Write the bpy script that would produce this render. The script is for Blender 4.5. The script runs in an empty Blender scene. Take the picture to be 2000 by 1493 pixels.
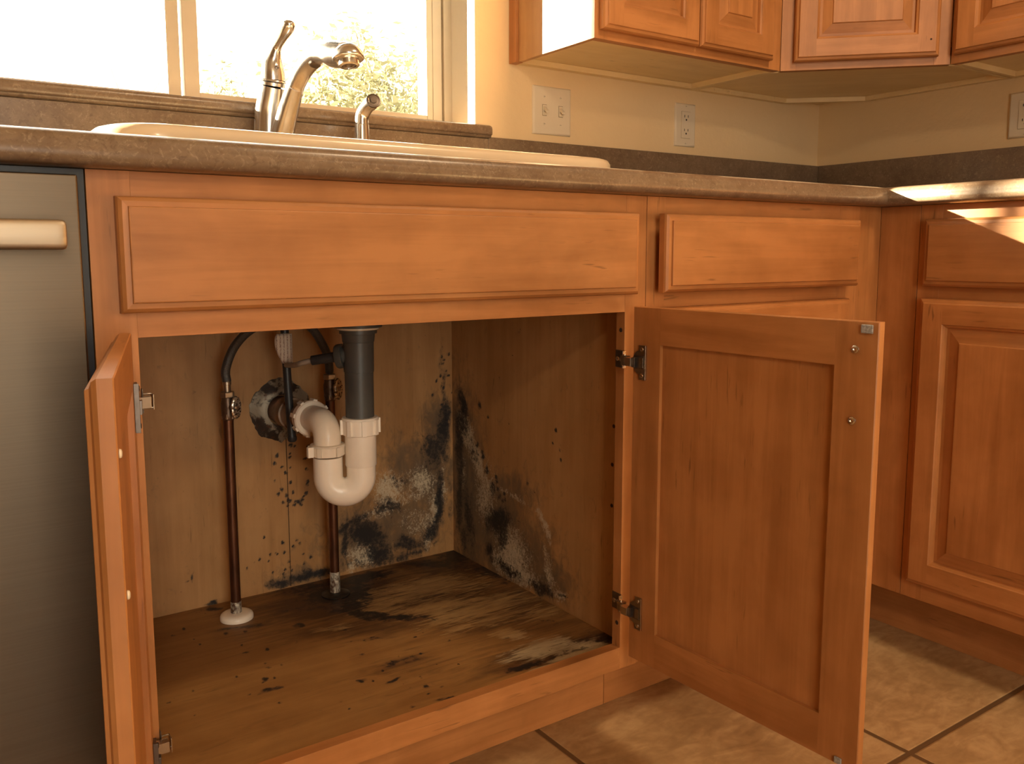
import bpy, math, random
import numpy as np
from mathutils import Vector, Matrix, noise as mnoise

S = bpy.context.scene
COL = S.collection
# ---------------------------------------------------------------- camera
CAMP = (-0.1525, -0.9920, 0.7876)
YAW, PITCH, ROLL, FPX, PPX, PPY = 0.5970, -0.1217, -0.0023, 1676.6, -19.8, -45.7
def make_camera():
    cd = bpy.data.cameras.new('camera'); co = bpy.data.objects.new('camera', cd); COL.objects.link(co)
    cy, sy, cp, sp = math.cos(YAW), math.sin(YAW), math.cos(PITCH), math.sin(PITCH)
    f = Vector((sy*cp, cy*cp, sp)); r = Vector((cy, -sy, 0)); u = r.cross(f)
    c, s = math.cos(ROLL), math.sin(ROLL)
    r, u = c*r + s*u, -s*r + c*u
    m = Matrix((r, u, -f)).transposed().to_4x4(); m.translation = CAMP
    co.matrix_world = m
    cd.sensor_fit = 'HORIZONTAL'; cd.sensor_width = 36; cd.lens = FPX*36/2000
    cd.shift_x = -PPX/2000; cd.shift_y = PPY/2000
    cd.clip_start = .02; cd.clip_end = 200
    S.camera = co
make_camera()
# ---------------------------------------------------------------- world, sun, lamps, exposure
S.view_settings.view_transform = 'Standard'; S.view_settings.look = 'None'
S.view_settings.gamma = 1; S.view_settings.use_curve_mapping = False
S.view_settings.exposure = 0.30
W_ = bpy.data.worlds.new('world'); S.world = W_; W_.use_nodes = True
bg = W_.node_tree.nodes['Background']; bg.inputs[0].default_value = (1, .90, .76, 1); bg.inputs[1].default_value = 8.0
def light(name, kind, loc, power, color, target=None, **k):
    ld = bpy.data.lights.new(name, kind); ld.energy = power; ld.color = color
    for a, b in k.items(): setattr(ld, a, b)
    o = bpy.data.objects.new(name, ld); COL.objects.link(o); o.location = loc
    if target is not None:
        o.rotation_euler = (Vector(target) - Vector(loc)).to_track_quat('-Z', 'Y').to_euler()
    return o
SUND = Vector((.84, -1, -.42))
light('sun', 'SUN', (-5, 6, 4), 110, (1, .84, .60), Vector((-5, 6, 4)) + SUND, angle=math.radians(.6))
for pn, loc, tg, sx, sy in (('fill_opening_portal', (-.45, -3.49, 1.05), (-.45, 0, 1.05), .9, 1.95), ('window_portal', (-.2, .80, 1.5), (-.2, 0, 1.5), 2.1, .92)):  # first portal serves the added fill opening behind the camera
    light(pn, 'AREA', loc, 1, (1, 1, 1), tg, shape='RECTANGLE', size=sx, size_y=sy).data.cycles.is_portal = True
light('ceiling_lamp', 'AREA', (-.7, -2.8, 2.15), 20, (1, .74, .46), (-.3, 0, .9), shape='DISK', size=.30)  # added warm fill from the back, brightens wall and cabinet interior
light('ceiling_lamp', 'AREA', (1.15, -.9, 2.30), 15, (1, .74, .46), (1.1, -.9, 0), shape='DISK', size=.40)
S.cycles.use_denoising = True
S.cycles.max_bounces = 7; S.cycles.diffuse_bounces = 4; S.cycles.glossy_bounces = 4
S.cycles.transparent_max_bounces = 12
S.cycles.sample_clamp_indirect = 6
S.cycles.caustics_reflective = False; S.cycles.caustics_refractive = False
random.seed(7)

# ---------------------------------------------------------------- room measures (metres)
W, XC, YW, CW = .7956, 1.4226, .6001, 2.0407      # sink cabinet width, right run face, back wall, right wall
ZT, ZC, OV = .876, .912, .032                     # cabinet top, counter top, counter overhang
TR, ZFL, YB = .0874, .1409, .5745                 # toe recess, cabinet floor, cabinet back
FF = .019

# ---------------------------------------------------------------- mesh builder
class MB:
    def __init__(s): s.v = []; s.f = []; s.m = []; s.xf = None
    def add(s, vs, fs, mi=0):
        b = len(s.v)
        if s.xf is not None: vs = [tuple(s.xf @ Vector(p)) for p in vs]
        s.v += [tuple(p) for p in vs]
        for q in fs: s.f.append([i + b for i in q]); s.m.append(mi if isinstance(mi, int) else 0)
        return s
    def box(s, x0, x1, y0, y1, z0, z1, mi=0):
        x0, x1 = sorted((x0, x1)); y0, y1 = sorted((y0, y1)); z0, z1 = sorted((z0, z1))
        vs = [(x, y, z) for z in (z0, z1) for y in (y0, y1) for x in (x0, x1)]
        return s.add(vs, [(0, 2, 3, 1), (4, 5, 7, 6), (0, 1, 5, 4), (2, 6, 7, 3), (0, 4, 6, 2), (1, 3, 7, 5)], mi)
    def tube(s, path, rad, n=20, mi=0, caps=True, sq=None):
        P = [Vector(p) for p in path]; R = rad if isinstance(rad, (list, tuple)) else [rad]*len(P)
        T = []
        for i in range(len(P)):
            a = P[max(i-1, 0)]; b = P[min(i+1, len(P)-1)]; t = (b-a)
            T.append(t.normalized() if t.length > 1e-9 else (T[-1] if T else Vector((0, 0, 1))))
        ref = Vector((0, 0, 1)) if abs(T[0].z) < .9 else Vector((1, 0, 0))
        u = (ref - T[0]*ref.dot(T[0])).normalized(); vs = []; fs = []
        for i, p in enumerate(P):
            u = (u - T[i]*u.dot(T[i])).normalized(); w = T[i].cross(u)
            q = sq[i] if sq else 1.0
            for k in range(n):
                a = 2*math.pi*k/n
                vs.append(p + (u*math.cos(a)*q + w*math.sin(a))*R[i])
        for i in range(len(P)-1):
            for k in range(n):
                fs.append((i*n+k, i*n+(k+1) % n, (i+1)*n+(k+1) % n, (i+1)*n+k))
        if caps: fs.append(tuple(range(n))[::-1]); fs.append(tuple((len(P)-1)*n+k for k in range(n)))
        return s.add(vs, fs, mi)
    def lathe(s, c, axis, prof, n=28, mi=0, sx=1.0):
        # prof: (distance along axis, radius)
        a = Vector(axis).normalized(); ref = Vector((0, 0, 1)) if abs(a.z) < .9 else Vector((1, 0, 0))
        u = (ref - a*ref.dot(a)).normalized(); w = a.cross(u); c = Vector(c); vs = []; fs = []
        for d, r in prof:
            for k in range(n):
                t = 2*math.pi*k/n
                vs.append(c + a*d + (u*math.cos(t) + w*math.sin(t)*sx)*r)
        for i in range(len(prof)-1):
            for k in range(n): fs.append((i*n+k, i*n+(k+1) % n, (i+1)*n+(k+1) % n, (i+1)*n+k))
        fs.append(tuple(range(n))[::-1]); fs.append(tuple((len(prof)-1)*n+k for k in range(n)))
        return s.add(vs, fs, mi)
    def rects(s, rings, mi_h=0, mi_v=0, cap_last=True, cap_first=False, mc=None):
        # rings: (x0,x1,z0,z1,y) concentric rectangles, lofted with mitred corners
        vs = []; 
        for x0, x1, z0, z1, y in rings: vs += [(x0, y, z0), (x1, y, z0), (x1, y, z1), (x0, y, z1)]
        b = len(s.v); s.add(vs, [])
        for i in range(len(rings)-1):
            for k in range(4):
                s.f.append([b+i*4+k, b+i*4+(k+1) % 4, b+(i+1)*4+(k+1) % 4, b+(i+1)*4+k]); s.m.append(mi_h if k in (0, 2) else mi_v)
        if cap_last: s.f.append([b+(len(rings)-1)*4+k for k in range(4)]); s.m.append(mi_v if mc is None else mc)
        if cap_first: s.f.append([b+k for k in (3, 2, 1, 0)]); s.m.append(mi_v if mc is None else mc)
        return s
    def make(s, name, mats, parent=None, smooth=None, bevel=0, sub=0, seg=2):
        me = bpy.data.meshes.new(name); me.from_pydata(s.v, [], s.f)
        mats = mats if isinstance(mats, (list, tuple)) else [mats]
        for m in mats: me.materials.append(m)
        me.polygons.foreach_set('material_index', [min(i, len(mats)-1) for i in s.m])
        me.update()
        import bmesh
        bm = bmesh.new(); bm.from_mesh(me); bmesh.ops.recalc_face_normals(bm, faces=bm.faces); bm.to_mesh(me); bm.free()
        if smooth is not None or bevel:
            me.polygons.foreach_set('use_smooth', [True]*len(me.polygons))
            if not sub: me.set_sharp_from_angle(angle=math.radians(smooth or 35))
        o = bpy.data.objects.new(name, me); COL.objects.link(o)
        if parent: o.parent = parent
        if bevel:
            b = o.modifiers.new('bevel', 'BEVEL'); b.width = bevel; b.segments = seg; b.limit_method = 'ANGLE'; b.angle_limit = math.radians(40)
            b.harden_normals = True
        if sub:
            q = o.modifiers.new('sub', 'SUBSURF'); q.levels = q.render_levels = sub
        return o

def thing(name, label, cat, loc=(0, 0, 0), rz=0, group=None):
    o = bpy.data.objects.new(name, None); COL.objects.link(o); o.location = loc; o.rotation_euler = (0, 0, rz)
    o.empty_display_size = .05
    o['label'] = label; o['category'] = cat
    if group: o['group'] = group
    return o
def tag(o, label, cat, group=None):
    o['label'] = label; o['category'] = cat
    if group: o['group'] = group
    return o
def structure(o): o['kind'] = 'structure'; return o

def smooth_path(pts, n=8):
    P = [Vector(p) for p in pts]; P = [2*P[0]-P[1]] + P + [2*P[-1]-P[-2]]; out = []
    for i in range(1, len(P)-2):
        for k in range(n):
            t = k/n
            out.append(.5*((2*P[i]) + (-P[i-1]+P[i+1])*t + (2*P[i-1]-5*P[i]+4*P[i+1]-P[i+2])*t*t + (-P[i-1]+3*P[i]-3*P[i+1]+P[i+2])*t**3))
    out.append(P[-2]); return out
def smooth_vals(v, n=8):
    return [q.x for q in smooth_path([(a, 0, 0) for a in v], n)]

# ---------------------------------------------------------------- materials
def mat(name):
    m = bpy.data.materials.new(name); m.use_nodes = True; nt = m.node_tree; nt.nodes.clear()
    out = nt.nodes.new('ShaderNodeOutputMaterial'); b = nt.nodes.new('ShaderNodeBsdfPrincipled')
    nt.links.new(b.outputs[0], out.inputs[0]); return m, nt, b, out
class N:
    def __init__(s, nt): s.nt = nt
    def n(s, t, **k):
        q = s.nt.nodes.new('ShaderNode'+t)
        for a, b in k.items(): setattr(q, a, b)
        return q
    def l(s, a, b): s.nt.links.new(a, b)
    def put(s, inp, v):
        if hasattr(v, 'is_output') or isinstance(v, bpy.types.NodeSocket): s.l(v, inp)
        else: inp.default_value = v
    def coord(s, kind='Object'): return s.n('TexCoord').outputs[kind]
    def mapping(s, vec, scale=(1, 1, 1), rot=(0, 0, 0), loc=(0, 0, 0)):
        q = s.n('Mapping'); s.l(vec, q.inputs[0]); q.inputs['Scale'].default_value = scale; q.inputs['Rotation'].default_value = rot
        s.put(q.inputs['Location'], loc); return q.outputs[0]
    def noise(s, vec, scale=1, detail=4, rough=.5, dist=0, col=False):
        q = s.n('TexNoise'); s.l(vec, q.inputs['Vector']); q.inputs['Scale'].default_value = scale; q.inputs['Detail'].default_value = detail
        q.inputs['Roughness'].default_value = rough; q.inputs['Distortion'].default_value = dist
        return q.outputs['Color' if col else 'Fac']
    def ramp(s, fac, stops, interp='LINEAR'):
        q = s.n('ValToRGB'); s.l(fac, q.inputs[0]); r = q.color_ramp; r.interpolation = interp
        while len(r.elements) < len(stops): r.elements.new(.5)
        for e, (p, c) in zip(r.elements, stops):
            e.position = p; e.color = (c, c, c, 1) if isinstance(c, (int, float)) else (*c, 1)
        return q.outputs[0]
    def mix(s, fac, a, b, mode='MIX'):
        q = s.n('Mix', data_type='RGBA', blend_type=mode); s.put(q.inputs[0], fac)
        s.put(q.inputs[6], a if hasattr(a, 'node') else (*a, 1) if len(a) == 3 else a); s.put(q.inputs[7], b if hasattr(b, 'node') else (*b, 1) if len(b) == 3 else b)
        return q.outputs[2]
    def math(s, op, a, b=0.0, c=0.0, clamp=False):
        q = s.n('Math', operation=op, use_clamp=clamp); s.put(q.inputs[0], a); s.put(q.inputs[1], b); s.put(q.inputs[2], c); return q.outputs[0]
    def sep(s, v): q = s.n('SeparateXYZ'); s.l(v, q.inputs[0]); return q.outputs
    def bump(s, h, strength=.2, dist=.001):
        q = s.n('Bump'); s.l(h, q.inputs['Height']); q.inputs['Strength'].default_value = strength; q.inputs['Distance'].default_value = dist; return q.outputs[0]

def wood_color(g, axis, light, dark, stave=None, dash=True):
    v = g.coord(); info = g.n('ObjectInfo')
    off = g.n('Combine' + 'XYZ'); r = info.outputs['Random']
    for i, k in enumerate((3.7, 5.3, 7.9)): g.l(g.math('MULTIPLY', r, k), off.inputs[i])
    va = g.n('VectorMath', operation='ADD'); g.l(v, va.inputs[0]); g.l(off.outputs[0], va.inputs[1]); vec = va.outputs[0]
    ax = 'xyz'.index(axis)
    def sc(long, cross): return tuple(long if i == ax else cross for i in range(3))
    grain = g.noise(g.mapping(vec, sc(2.6, 44)), 1, 7, .62, .5)
    wide = g.noise(g.mapping(vec, sc(2.0, 8)), 1, 3, .5, 1.6)
    fig = g.noise(g.mapping(vec, sc(14, 14)), 1, 3, .55, .3)
    a = g.math('ADD', g.math('MULTIPLY', grain, .55), g.math('MULTIPLY', wide, .45))
    a = g.math('ADD', a, g.math('MULTIPLY', g.math('SUBTRACT', fig, .5), .35))
    if stave:
        comp, w = stave
        q = g.math('FLOOR', g.math('DIVIDE', g.sep(vec)['xyz'.index(comp)], w))
        wn = g.n('TexWhiteNoise', noise_dimensions='1D'); g.l(q, wn.inputs['W'])
        a = g.math('ADD', a, g.math('MULTIPLY', g.math('SUBTRACT', wn.outputs['Value'], .5), .16))
    mid = tuple((x+y)/2 for x, y in zip(light, dark))
    col = g.ramp(a, [(.34, dark), (.49, mid), (.62, light)])
    if dash:
        d = g.noise(g.mapping(vec, sc(16, 190)), 1, 2, .5, .6)
        dm = g.math('MULTIPLY', g.ramp(d, [(.63, 0.), (.71, 1.)]), g.ramp(g.noise(g.mapping(vec, sc(7, 9)), 1, 2), [(.53, 0.), (.66, .6)]))
        col = g.mix(dm, col, tuple(c*.42 for c in dark))
    return col, a, vec

def wood(name, axis='x', light=(.50, .213, .070), dark=(.335, .130, .036), rough=.47, stave=None, coat=.04):
    m, nt, b, o = mat(name); g = N(nt)
    col, h, vec = wood_color(g, axis, light, dark, stave)
    g.l(col, b.inputs['Base Color']); b.inputs['Roughness'].default_value = rough
    b.inputs['Coat Weight'].default_value = coat; b.inputs['Coat Roughness'].default_value = .22
    g.l(g.bump(h, .12, .0006), b.inputs['Normal'])
    return m
def plain(name, col, rough=.5, metal=0, coat=0, bumpy=0, var=0.06, scale=30, spec=.5):
    m, nt, b, o = mat(name); g = N(nt)
    n = g.noise(g.coord(), scale, 4)
    c = g.ramp(n, [(.3, tuple(max(0, x*(1-var)) for x in col)), (.7, tuple(min(1, x*(1+var)) for x in col))])
    g.l(c, b.inputs['Base Color']); b.inputs['Roughness'].default_value = rough; b.inputs['Metallic'].default_value = metal
    b.inputs['Coat Weight'].default_value = coat; b.inputs['Specular IOR Level'].default_value = spec
    if bumpy: g.l(g.bump(n, bumpy, .002), b.inputs['Normal'])
    return m
BLOBS = {
 'back_K': [[0.7602,0.4183,0.0139,-0.0034,-0.0091,-0.0521,0.95],[0.7369,0.3709,0.0365,-0.0048,-0.0005,-0.0375,0.75],[0.7467,0.2512,0.0114,-0.0027,-0.0067,-0.0728,1.0],[0.7319,0.1912,0.0147,-0.0064,-0.0085,-0.0259,0.8],[0.5733,0.2179,0.0409,-0.0146,-0.0054,-0.0246,1.1],[0.5999,0.1668,0.034,-0.007,-0.0005,-0.0264,0.9],[0.5468,0.2477,0.0364,0.0116,0.0036,-0.0075,0.9],[0.5278,0.2063,0.0078,-0.0016,-0.001,-0.0364,0.9],[0.6744,0.1774,0.0386,-0.0076,-0.0003,-0.0162,0.8],[0.6256,0.2662,0.0313,-0.0053,-0.0004,-0.0157,0.8],[0.4543,0.1556,0.0541,-0.0043,0.0011,-0.0103,1.0],[0.3915,0.1529,0.0244,-0.0012,0.0012,-0.0089,0.95],[0.6618,0.1541,0.0581,-0.0006,0.0022,-0.0111,0.6],[0.5559,0.1595,0.0391,0.0053,0.0043,-0.0132,0.5],[0.7613,0.5014,0.0075,-0.0011,-0.0041,-0.0437,0.5],[0.757,0.5677,0.0051,-0.0003,-0.0005,-0.0438,0.35],[0.6467,0.3175,0.0288,-0.0044,-0.0002,-0.0131,0.5],[0.7765,0.2748,0.0052,-0.0009,-0.0011,-0.1034,0.3],[0.2283,0.2013,0.0018,-0.0004,-0.0006,-0.0116,0.9],[0.2196,0.1916,0.0072,-0.001,0.0001,-0.002,0.6],[0.259,0.1431,0.0129,-0.0011,0.0003,-0.004,1.0],[0.2465,0.5483,0.0017,-0.0005,-0.002,-0.009,0.4],[0.4178,0.3785,0.0017,0.0,0.0001,-0.0017,1.25],[0.4277,0.3106,0.0028,0.0007,0.0012,-0.0032,1.25],[0.3954,0.4096,0.0014,-0.0011,-0.0011,-0.0015,1.25],[0.4095,0.325,0.0027,0.0007,0.0013,-0.0033,1.25],[0.4005,0.3387,0.0025,0.0012,0.0018,-0.0032,1.25],[0.4534,0.3465,0.0025,0.0007,0.0012,-0.0027,1.25],[0.4022,0.3128,0.0029,0.0003,0.0006,-0.0028,1.25],[0.4165,0.3137,0.0021,-0.0016,-0.0018,-0.0029,1.25],[0.3866,0.3576,0.0022,0.0003,0.0004,-0.0019,1.25],[0.4133,0.3264,0.0015,-0.0005,-0.0004,-0.0015,1.25],[0.4096,0.3702,0.0019,0.0006,0.0014,-0.0037,1.25],[0.4515,0.3715,0.0019,0.0003,0.0009,-0.003,1.25],[0.3881,0.3922,0.0021,0.001,0.0017,-0.0033,1.25],[0.4555,0.4156,0.002,-0.0005,-0.0006,-0.0031,1.25],[0.4195,0.4058,0.0022,-0.001,-0.0005,-0.0015,1.25],[0.4402,0.3113,0.0025,-0.0023,-0.002,-0.0022,1.25],[0.4378,0.3028,0.0023,-0.0021,-0.0015,-0.0018,1.25],[0.4183,0.35,0.0027,0.0008,0.0009,-0.0021,1.25],[0.4022,0.3825,0.0025,0.0016,0.0014,-0.0019,1.25],[0.4234,0.4219,0.0018,0.0001,0.0005,-0.0033,1.25],[0.4109,0.3053,0.0019,0.001,0.0011,-0.0018,1.25],[0.4305,0.4197,0.0016,0.0006,0.0014,-0.0029,1.25],[0.4495,0.3926,0.0033,-0.0006,-0.0001,-0.0018,1.25],[0.4234,0.3297,0.0023,-0.0003,0.0,-0.0038,1.25],[0.4196,0.4234,0.0019,-0.0014,-0.0011,-0.0016,1.25],[0.4444,0.319,0.0023,0.0004,0.0005,-0.0016,1.25],[0.4182,0.3991,0.0025,0.0014,0.001,-0.0016,1.25],[0.434,0.3083,0.0025,-0.0001,0.0004,-0.0039,1.25],[0.4491,0.3234,0.0025,0.0011,0.0014,-0.0025,1.25],[0.3934,0.4051,0.0024,-0.002,-0.002,-0.0026,1.25],[0.3934,0.3313,0.0026,-0.0005,-0.0002,-0.0033,1.25],[0.4516,0.3405,0.0023,-0.0019,-0.0012,-0.0016,1.25],[0.425,0.3043,0.0026,0.0014,0.0018,-0.0028,1.25],[0.4114,0.3158,0.0017,-0.0007,-0.001,-0.0035,1.25],[0.41,0.1932,0.002,-0.0018,-0.0016,-0.002,1.2],[0.3993,0.234,0.0012,0.0007,0.0017,-0.0027,1.2],[0.402,0.1786,0.0028,-0.0008,-0.0003,-0.0028,1.2],[0.3769,0.1776,0.0018,0.0001,0.0005,-0.0026,1.2],[0.4387,0.2025,0.002,0.0011,0.001,-0.0015,1.2],[0.3522,0.209,0.0022,-0.0008,-0.0005,-0.0027,1.2],[0.4114,0.1805,0.002,-0.0015,-0.0008,-0.0012,1.2],[0.4154,0.1741,0.0016,-0.0001,0.0003,-0.0025,1.2],[0.3984,0.2327,0.0019,0.0009,0.0015,-0.0028,1.2],[0.3623,0.2507,0.0024,-0.0005,-0.0002,-0.0028,1.2],[0.3269,0.1978,0.0014,0.0003,0.001,-0.0028,1.2],[0.4195,0.2222,0.0025,-0.0017,-0.001,-0.0018,1.2],[0.4276,0.2323,0.0018,0.0001,0.0005,-0.0023,1.2],[0.4543,0.1927,0.0024,0.0014,0.0016,-0.0024,1.2],[0.3737,0.2144,0.0022,0.001,0.0012,-0.0021,1.2],[0.4329,0.2248,0.0026,-0.0015,-0.0008,-0.0018,1.2],[0.4403,0.1829,0.002,-0.0018,-0.0012,-0.0015,1.2],[0.3861,0.2137,0.0025,-0.002,-0.001,-0.0016,1.2],[0.4018,0.2128,0.0018,0.0,0.0005,-0.0028,1.2],[0.3432,0.2047,0.0015,0.0005,0.0007,-0.0016,1.2],[0.3972,0.1711,0.0021,0.0,0.0004,-0.0025,1.2],[0.3695,0.203,0.0013,-0.0013,-0.0012,-0.0015,1.2],[0.768,0.5385,0.0018,-0.0002,0.0,-0.0017,1.2],[0.7755,0.575,0.0027,-0.0002,-0.0001,-0.003,1.2],[0.7666,0.4623,0.0016,-0.0002,0.0,-0.0027,1.2],[0.7442,0.52,0.0022,-0.0002,0.0,-0.0031,1.2],[0.7637,0.5641,0.0024,-0.0001,0.0,-0.0027,1.2],[0.7348,0.4907,0.0023,-0.0002,0.0,-0.003,1.2],[0.7541,0.53,0.0022,-0.0002,-0.0001,-0.0032,1.2],[0.7832,0.4912,0.0019,-0.0002,0.0,-0.002,1.2],[0.7542,0.4583,0.0027,-0.0003,-0.0001,-0.0023,1.2],[0.7742,0.529,0.0026,-0.0002,0.0,-0.0022,1.2],[0.7605,0.5563,0.0022,-0.0002,0.0,-0.0028,1.2],[0.7622,0.504,0.0019,-0.0002,-0.0001,-0.0032,1.2],[0.7579,0.5705,0.0028,-0.0002,0.0,-0.0033,1.2],[0.7567,0.4674,0.0023,-0.0003,0.0,-0.0022,1.2]],
 'back_H': [[0.7199,0.3175,0.064,-0.0096,-0.0012,-0.0808,0.75],[0.6654,0.3531,0.0467,-0.0066,-0.001,-0.0526,0.55],[0.6329,0.2209,0.1293,0.0081,0.0174,-0.0678,0.6],[0.7461,0.4032,0.0382,-0.0047,-0.001,-0.0805,0.6],[0.5739,0.1939,0.0846,-0.0168,-0.0014,-0.0587,0.6],[0.4458,0.1564,0.078,-0.0171,-0.0008,-0.0251,0.4]],
 'back_W': [[0.6287,0.304,0.0342,-0.0055,-0.0007,-0.034,1.0],[0.7036,0.3088,0.0308,-0.0149,-0.0115,-0.0258,0.9],[0.664,0.2763,0.073,-0.0004,0.0023,-0.0135,0.6],[0.563,0.1711,0.0276,-0.0057,-0.0006,-0.0235,1.0],[0.5421,0.1537,0.0067,-0.0023,-0.0036,-0.0207,0.9],[0.7313,0.2368,0.0114,-0.002,-0.0006,-0.0454,0.8],[0.6973,0.2203,0.0451,-0.0082,-0.0005,-0.0297,0.55],[0.7612,0.2886,0.0077,-0.0012,-0.0005,-0.0455,0.6],[0.719,0.1686,0.0099,-0.0036,-0.0043,-0.0194,0.8],[0.6043,0.259,0.0418,-0.0004,0.0021,-0.0133,0.6]],
 'side_K': [[0.5291,0.4726,-0.014,0.0036,-0.0131,-0.0322,0.9],[0.547,0.3924,-0.0167,0.0027,0.0055,-0.0683,0.8],[0.5298,0.4286,-0.024,0.0067,-0.0124,-0.0302,0.8],[0.5467,0.2802,-0.0148,0.0031,0.0083,-0.1048,0.75],[0.4899,0.381,-0.0115,0.0038,-0.015,-0.0286,0.6],[0.4008,0.2536,-0.0413,0.0109,0.0001,-0.0256,1.1],[0.3826,0.2235,-0.0216,0.006,0.0001,-0.0298,0.85],[0.4332,0.1876,-0.0133,0.0039,0.0001,-0.0131,0.8],[0.3647,0.1631,-0.0577,-0.0068,0.0102,-0.0115,0.9],[0.2557,0.1569,-0.0491,-0.0014,0.0077,-0.011,0.75],[0.4528,0.3741,-0.0058,0.0012,0.0,-0.0048,1.0],[0.4377,0.3483,-0.0076,0.0016,0.0001,-0.0085,0.9],[0.4191,0.3151,-0.0131,0.003,0.0,-0.0128,0.8],[0.395,0.3069,-0.0082,0.002,0.0,-0.0047,0.7],[0.512,0.2324,-0.0183,0.0056,-0.0099,-0.0645,0.7],[0.5334,0.1814,-0.0167,0.0047,0.0005,-0.0344,0.6],[0.2112,0.4709,-0.0029,0.0005,-0.0001,-0.0035,1.2],[0.22,0.4457,-0.0023,0.0004,0.0,-0.0021,1.2],[0.1989,0.4365,-0.0023,0.0004,0.0,-0.0021,1.2],[0.1972,0.4199,-0.0022,0.0004,0.0,-0.0028,1.2],[0.4349,0.46,-0.0035,0.0006,0.0,-0.0031,1.1],[0.4692,0.476,-0.0058,0.0008,0.0001,-0.0086,0.9],[0.299,0.3527,-0.0037,0.0008,0.0,-0.0023,0.9],[0.1872,0.1671,-0.0162,0.0006,0.0019,-0.0033,0.8],[0.478,0.3926,-0.0035,0.0006,0.0001,-0.0028,1.2],[0.3762,0.3146,-0.0045,0.001,0.0001,-0.0036,1.2],[0.4709,0.3759,-0.0035,0.0007,0.0,-0.0029,1.2],[0.374,0.3029,-0.003,0.0008,0.0,-0.0036,1.2],[0.4054,0.3425,-0.0039,0.0009,0.0,-0.0038,1.2],[0.4564,0.384,-0.004,0.0008,0.0001,-0.0027,1.2],[0.4775,0.3807,-0.0031,0.0006,0.0,-0.003,1.2],[0.4741,0.3967,-0.0031,0.0006,0.0,-0.004,1.2],[0.4532,0.3744,-0.0048,0.001,0.0,-0.0035,1.2],[0.3995,0.3192,-0.0041,0.0009,0.0,-0.0039,1.2],[0.3821,0.2989,-0.0041,0.001,0.0,-0.0033,1.2],[0.4039,0.3335,-0.0043,0.0009,0.0,-0.0033,1.2]],
 'side_H': [[0.5173,0.2982,-0.0668,0.0183,-0.0296,-0.193,0.8],[0.4233,0.2445,-0.098,0.0518,-0.0828,-0.08,0.75],[0.3329,0.2011,-0.103,-0.0049,0.0537,-0.0717,0.75],[0.2494,0.181,-0.0799,-0.0031,0.0291,-0.0411,0.7],[0.359,0.3237,-0.0879,-0.0093,0.0325,-0.0403,0.5]],
 'side_W': [[0.5117,0.4097,-0.0249,0.0087,-0.0256,-0.0388,0.95],[0.4704,0.3577,-0.0208,0.007,-0.023,-0.0475,0.95],[0.4457,0.2982,-0.0363,0.0085,0.0006,-0.0652,0.75],[0.3504,0.1959,-0.0519,0.0237,-0.0244,-0.0469,1.0],[0.3156,0.1618,-0.0521,-0.0015,0.0166,-0.0227,0.95],[0.2468,0.2861,-0.0102,0.0053,-0.0201,-0.0254,1.0],[0.2433,0.2278,-0.0094,0.0028,-0.0001,-0.0179,0.7],[0.2304,0.1921,-0.0138,0.0056,-0.008,-0.0327,0.85],[0.1993,0.1659,-0.0286,-0.0001,0.0085,-0.0133,0.7],[0.4013,0.1646,-0.014,0.0072,-0.0189,-0.0244,0.8],[0.3502,0.3155,-0.0532,-0.0055,0.0064,-0.008,0.6],[0.5314,0.3173,-0.0103,0.0023,0.0007,-0.045,0.5]],
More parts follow.
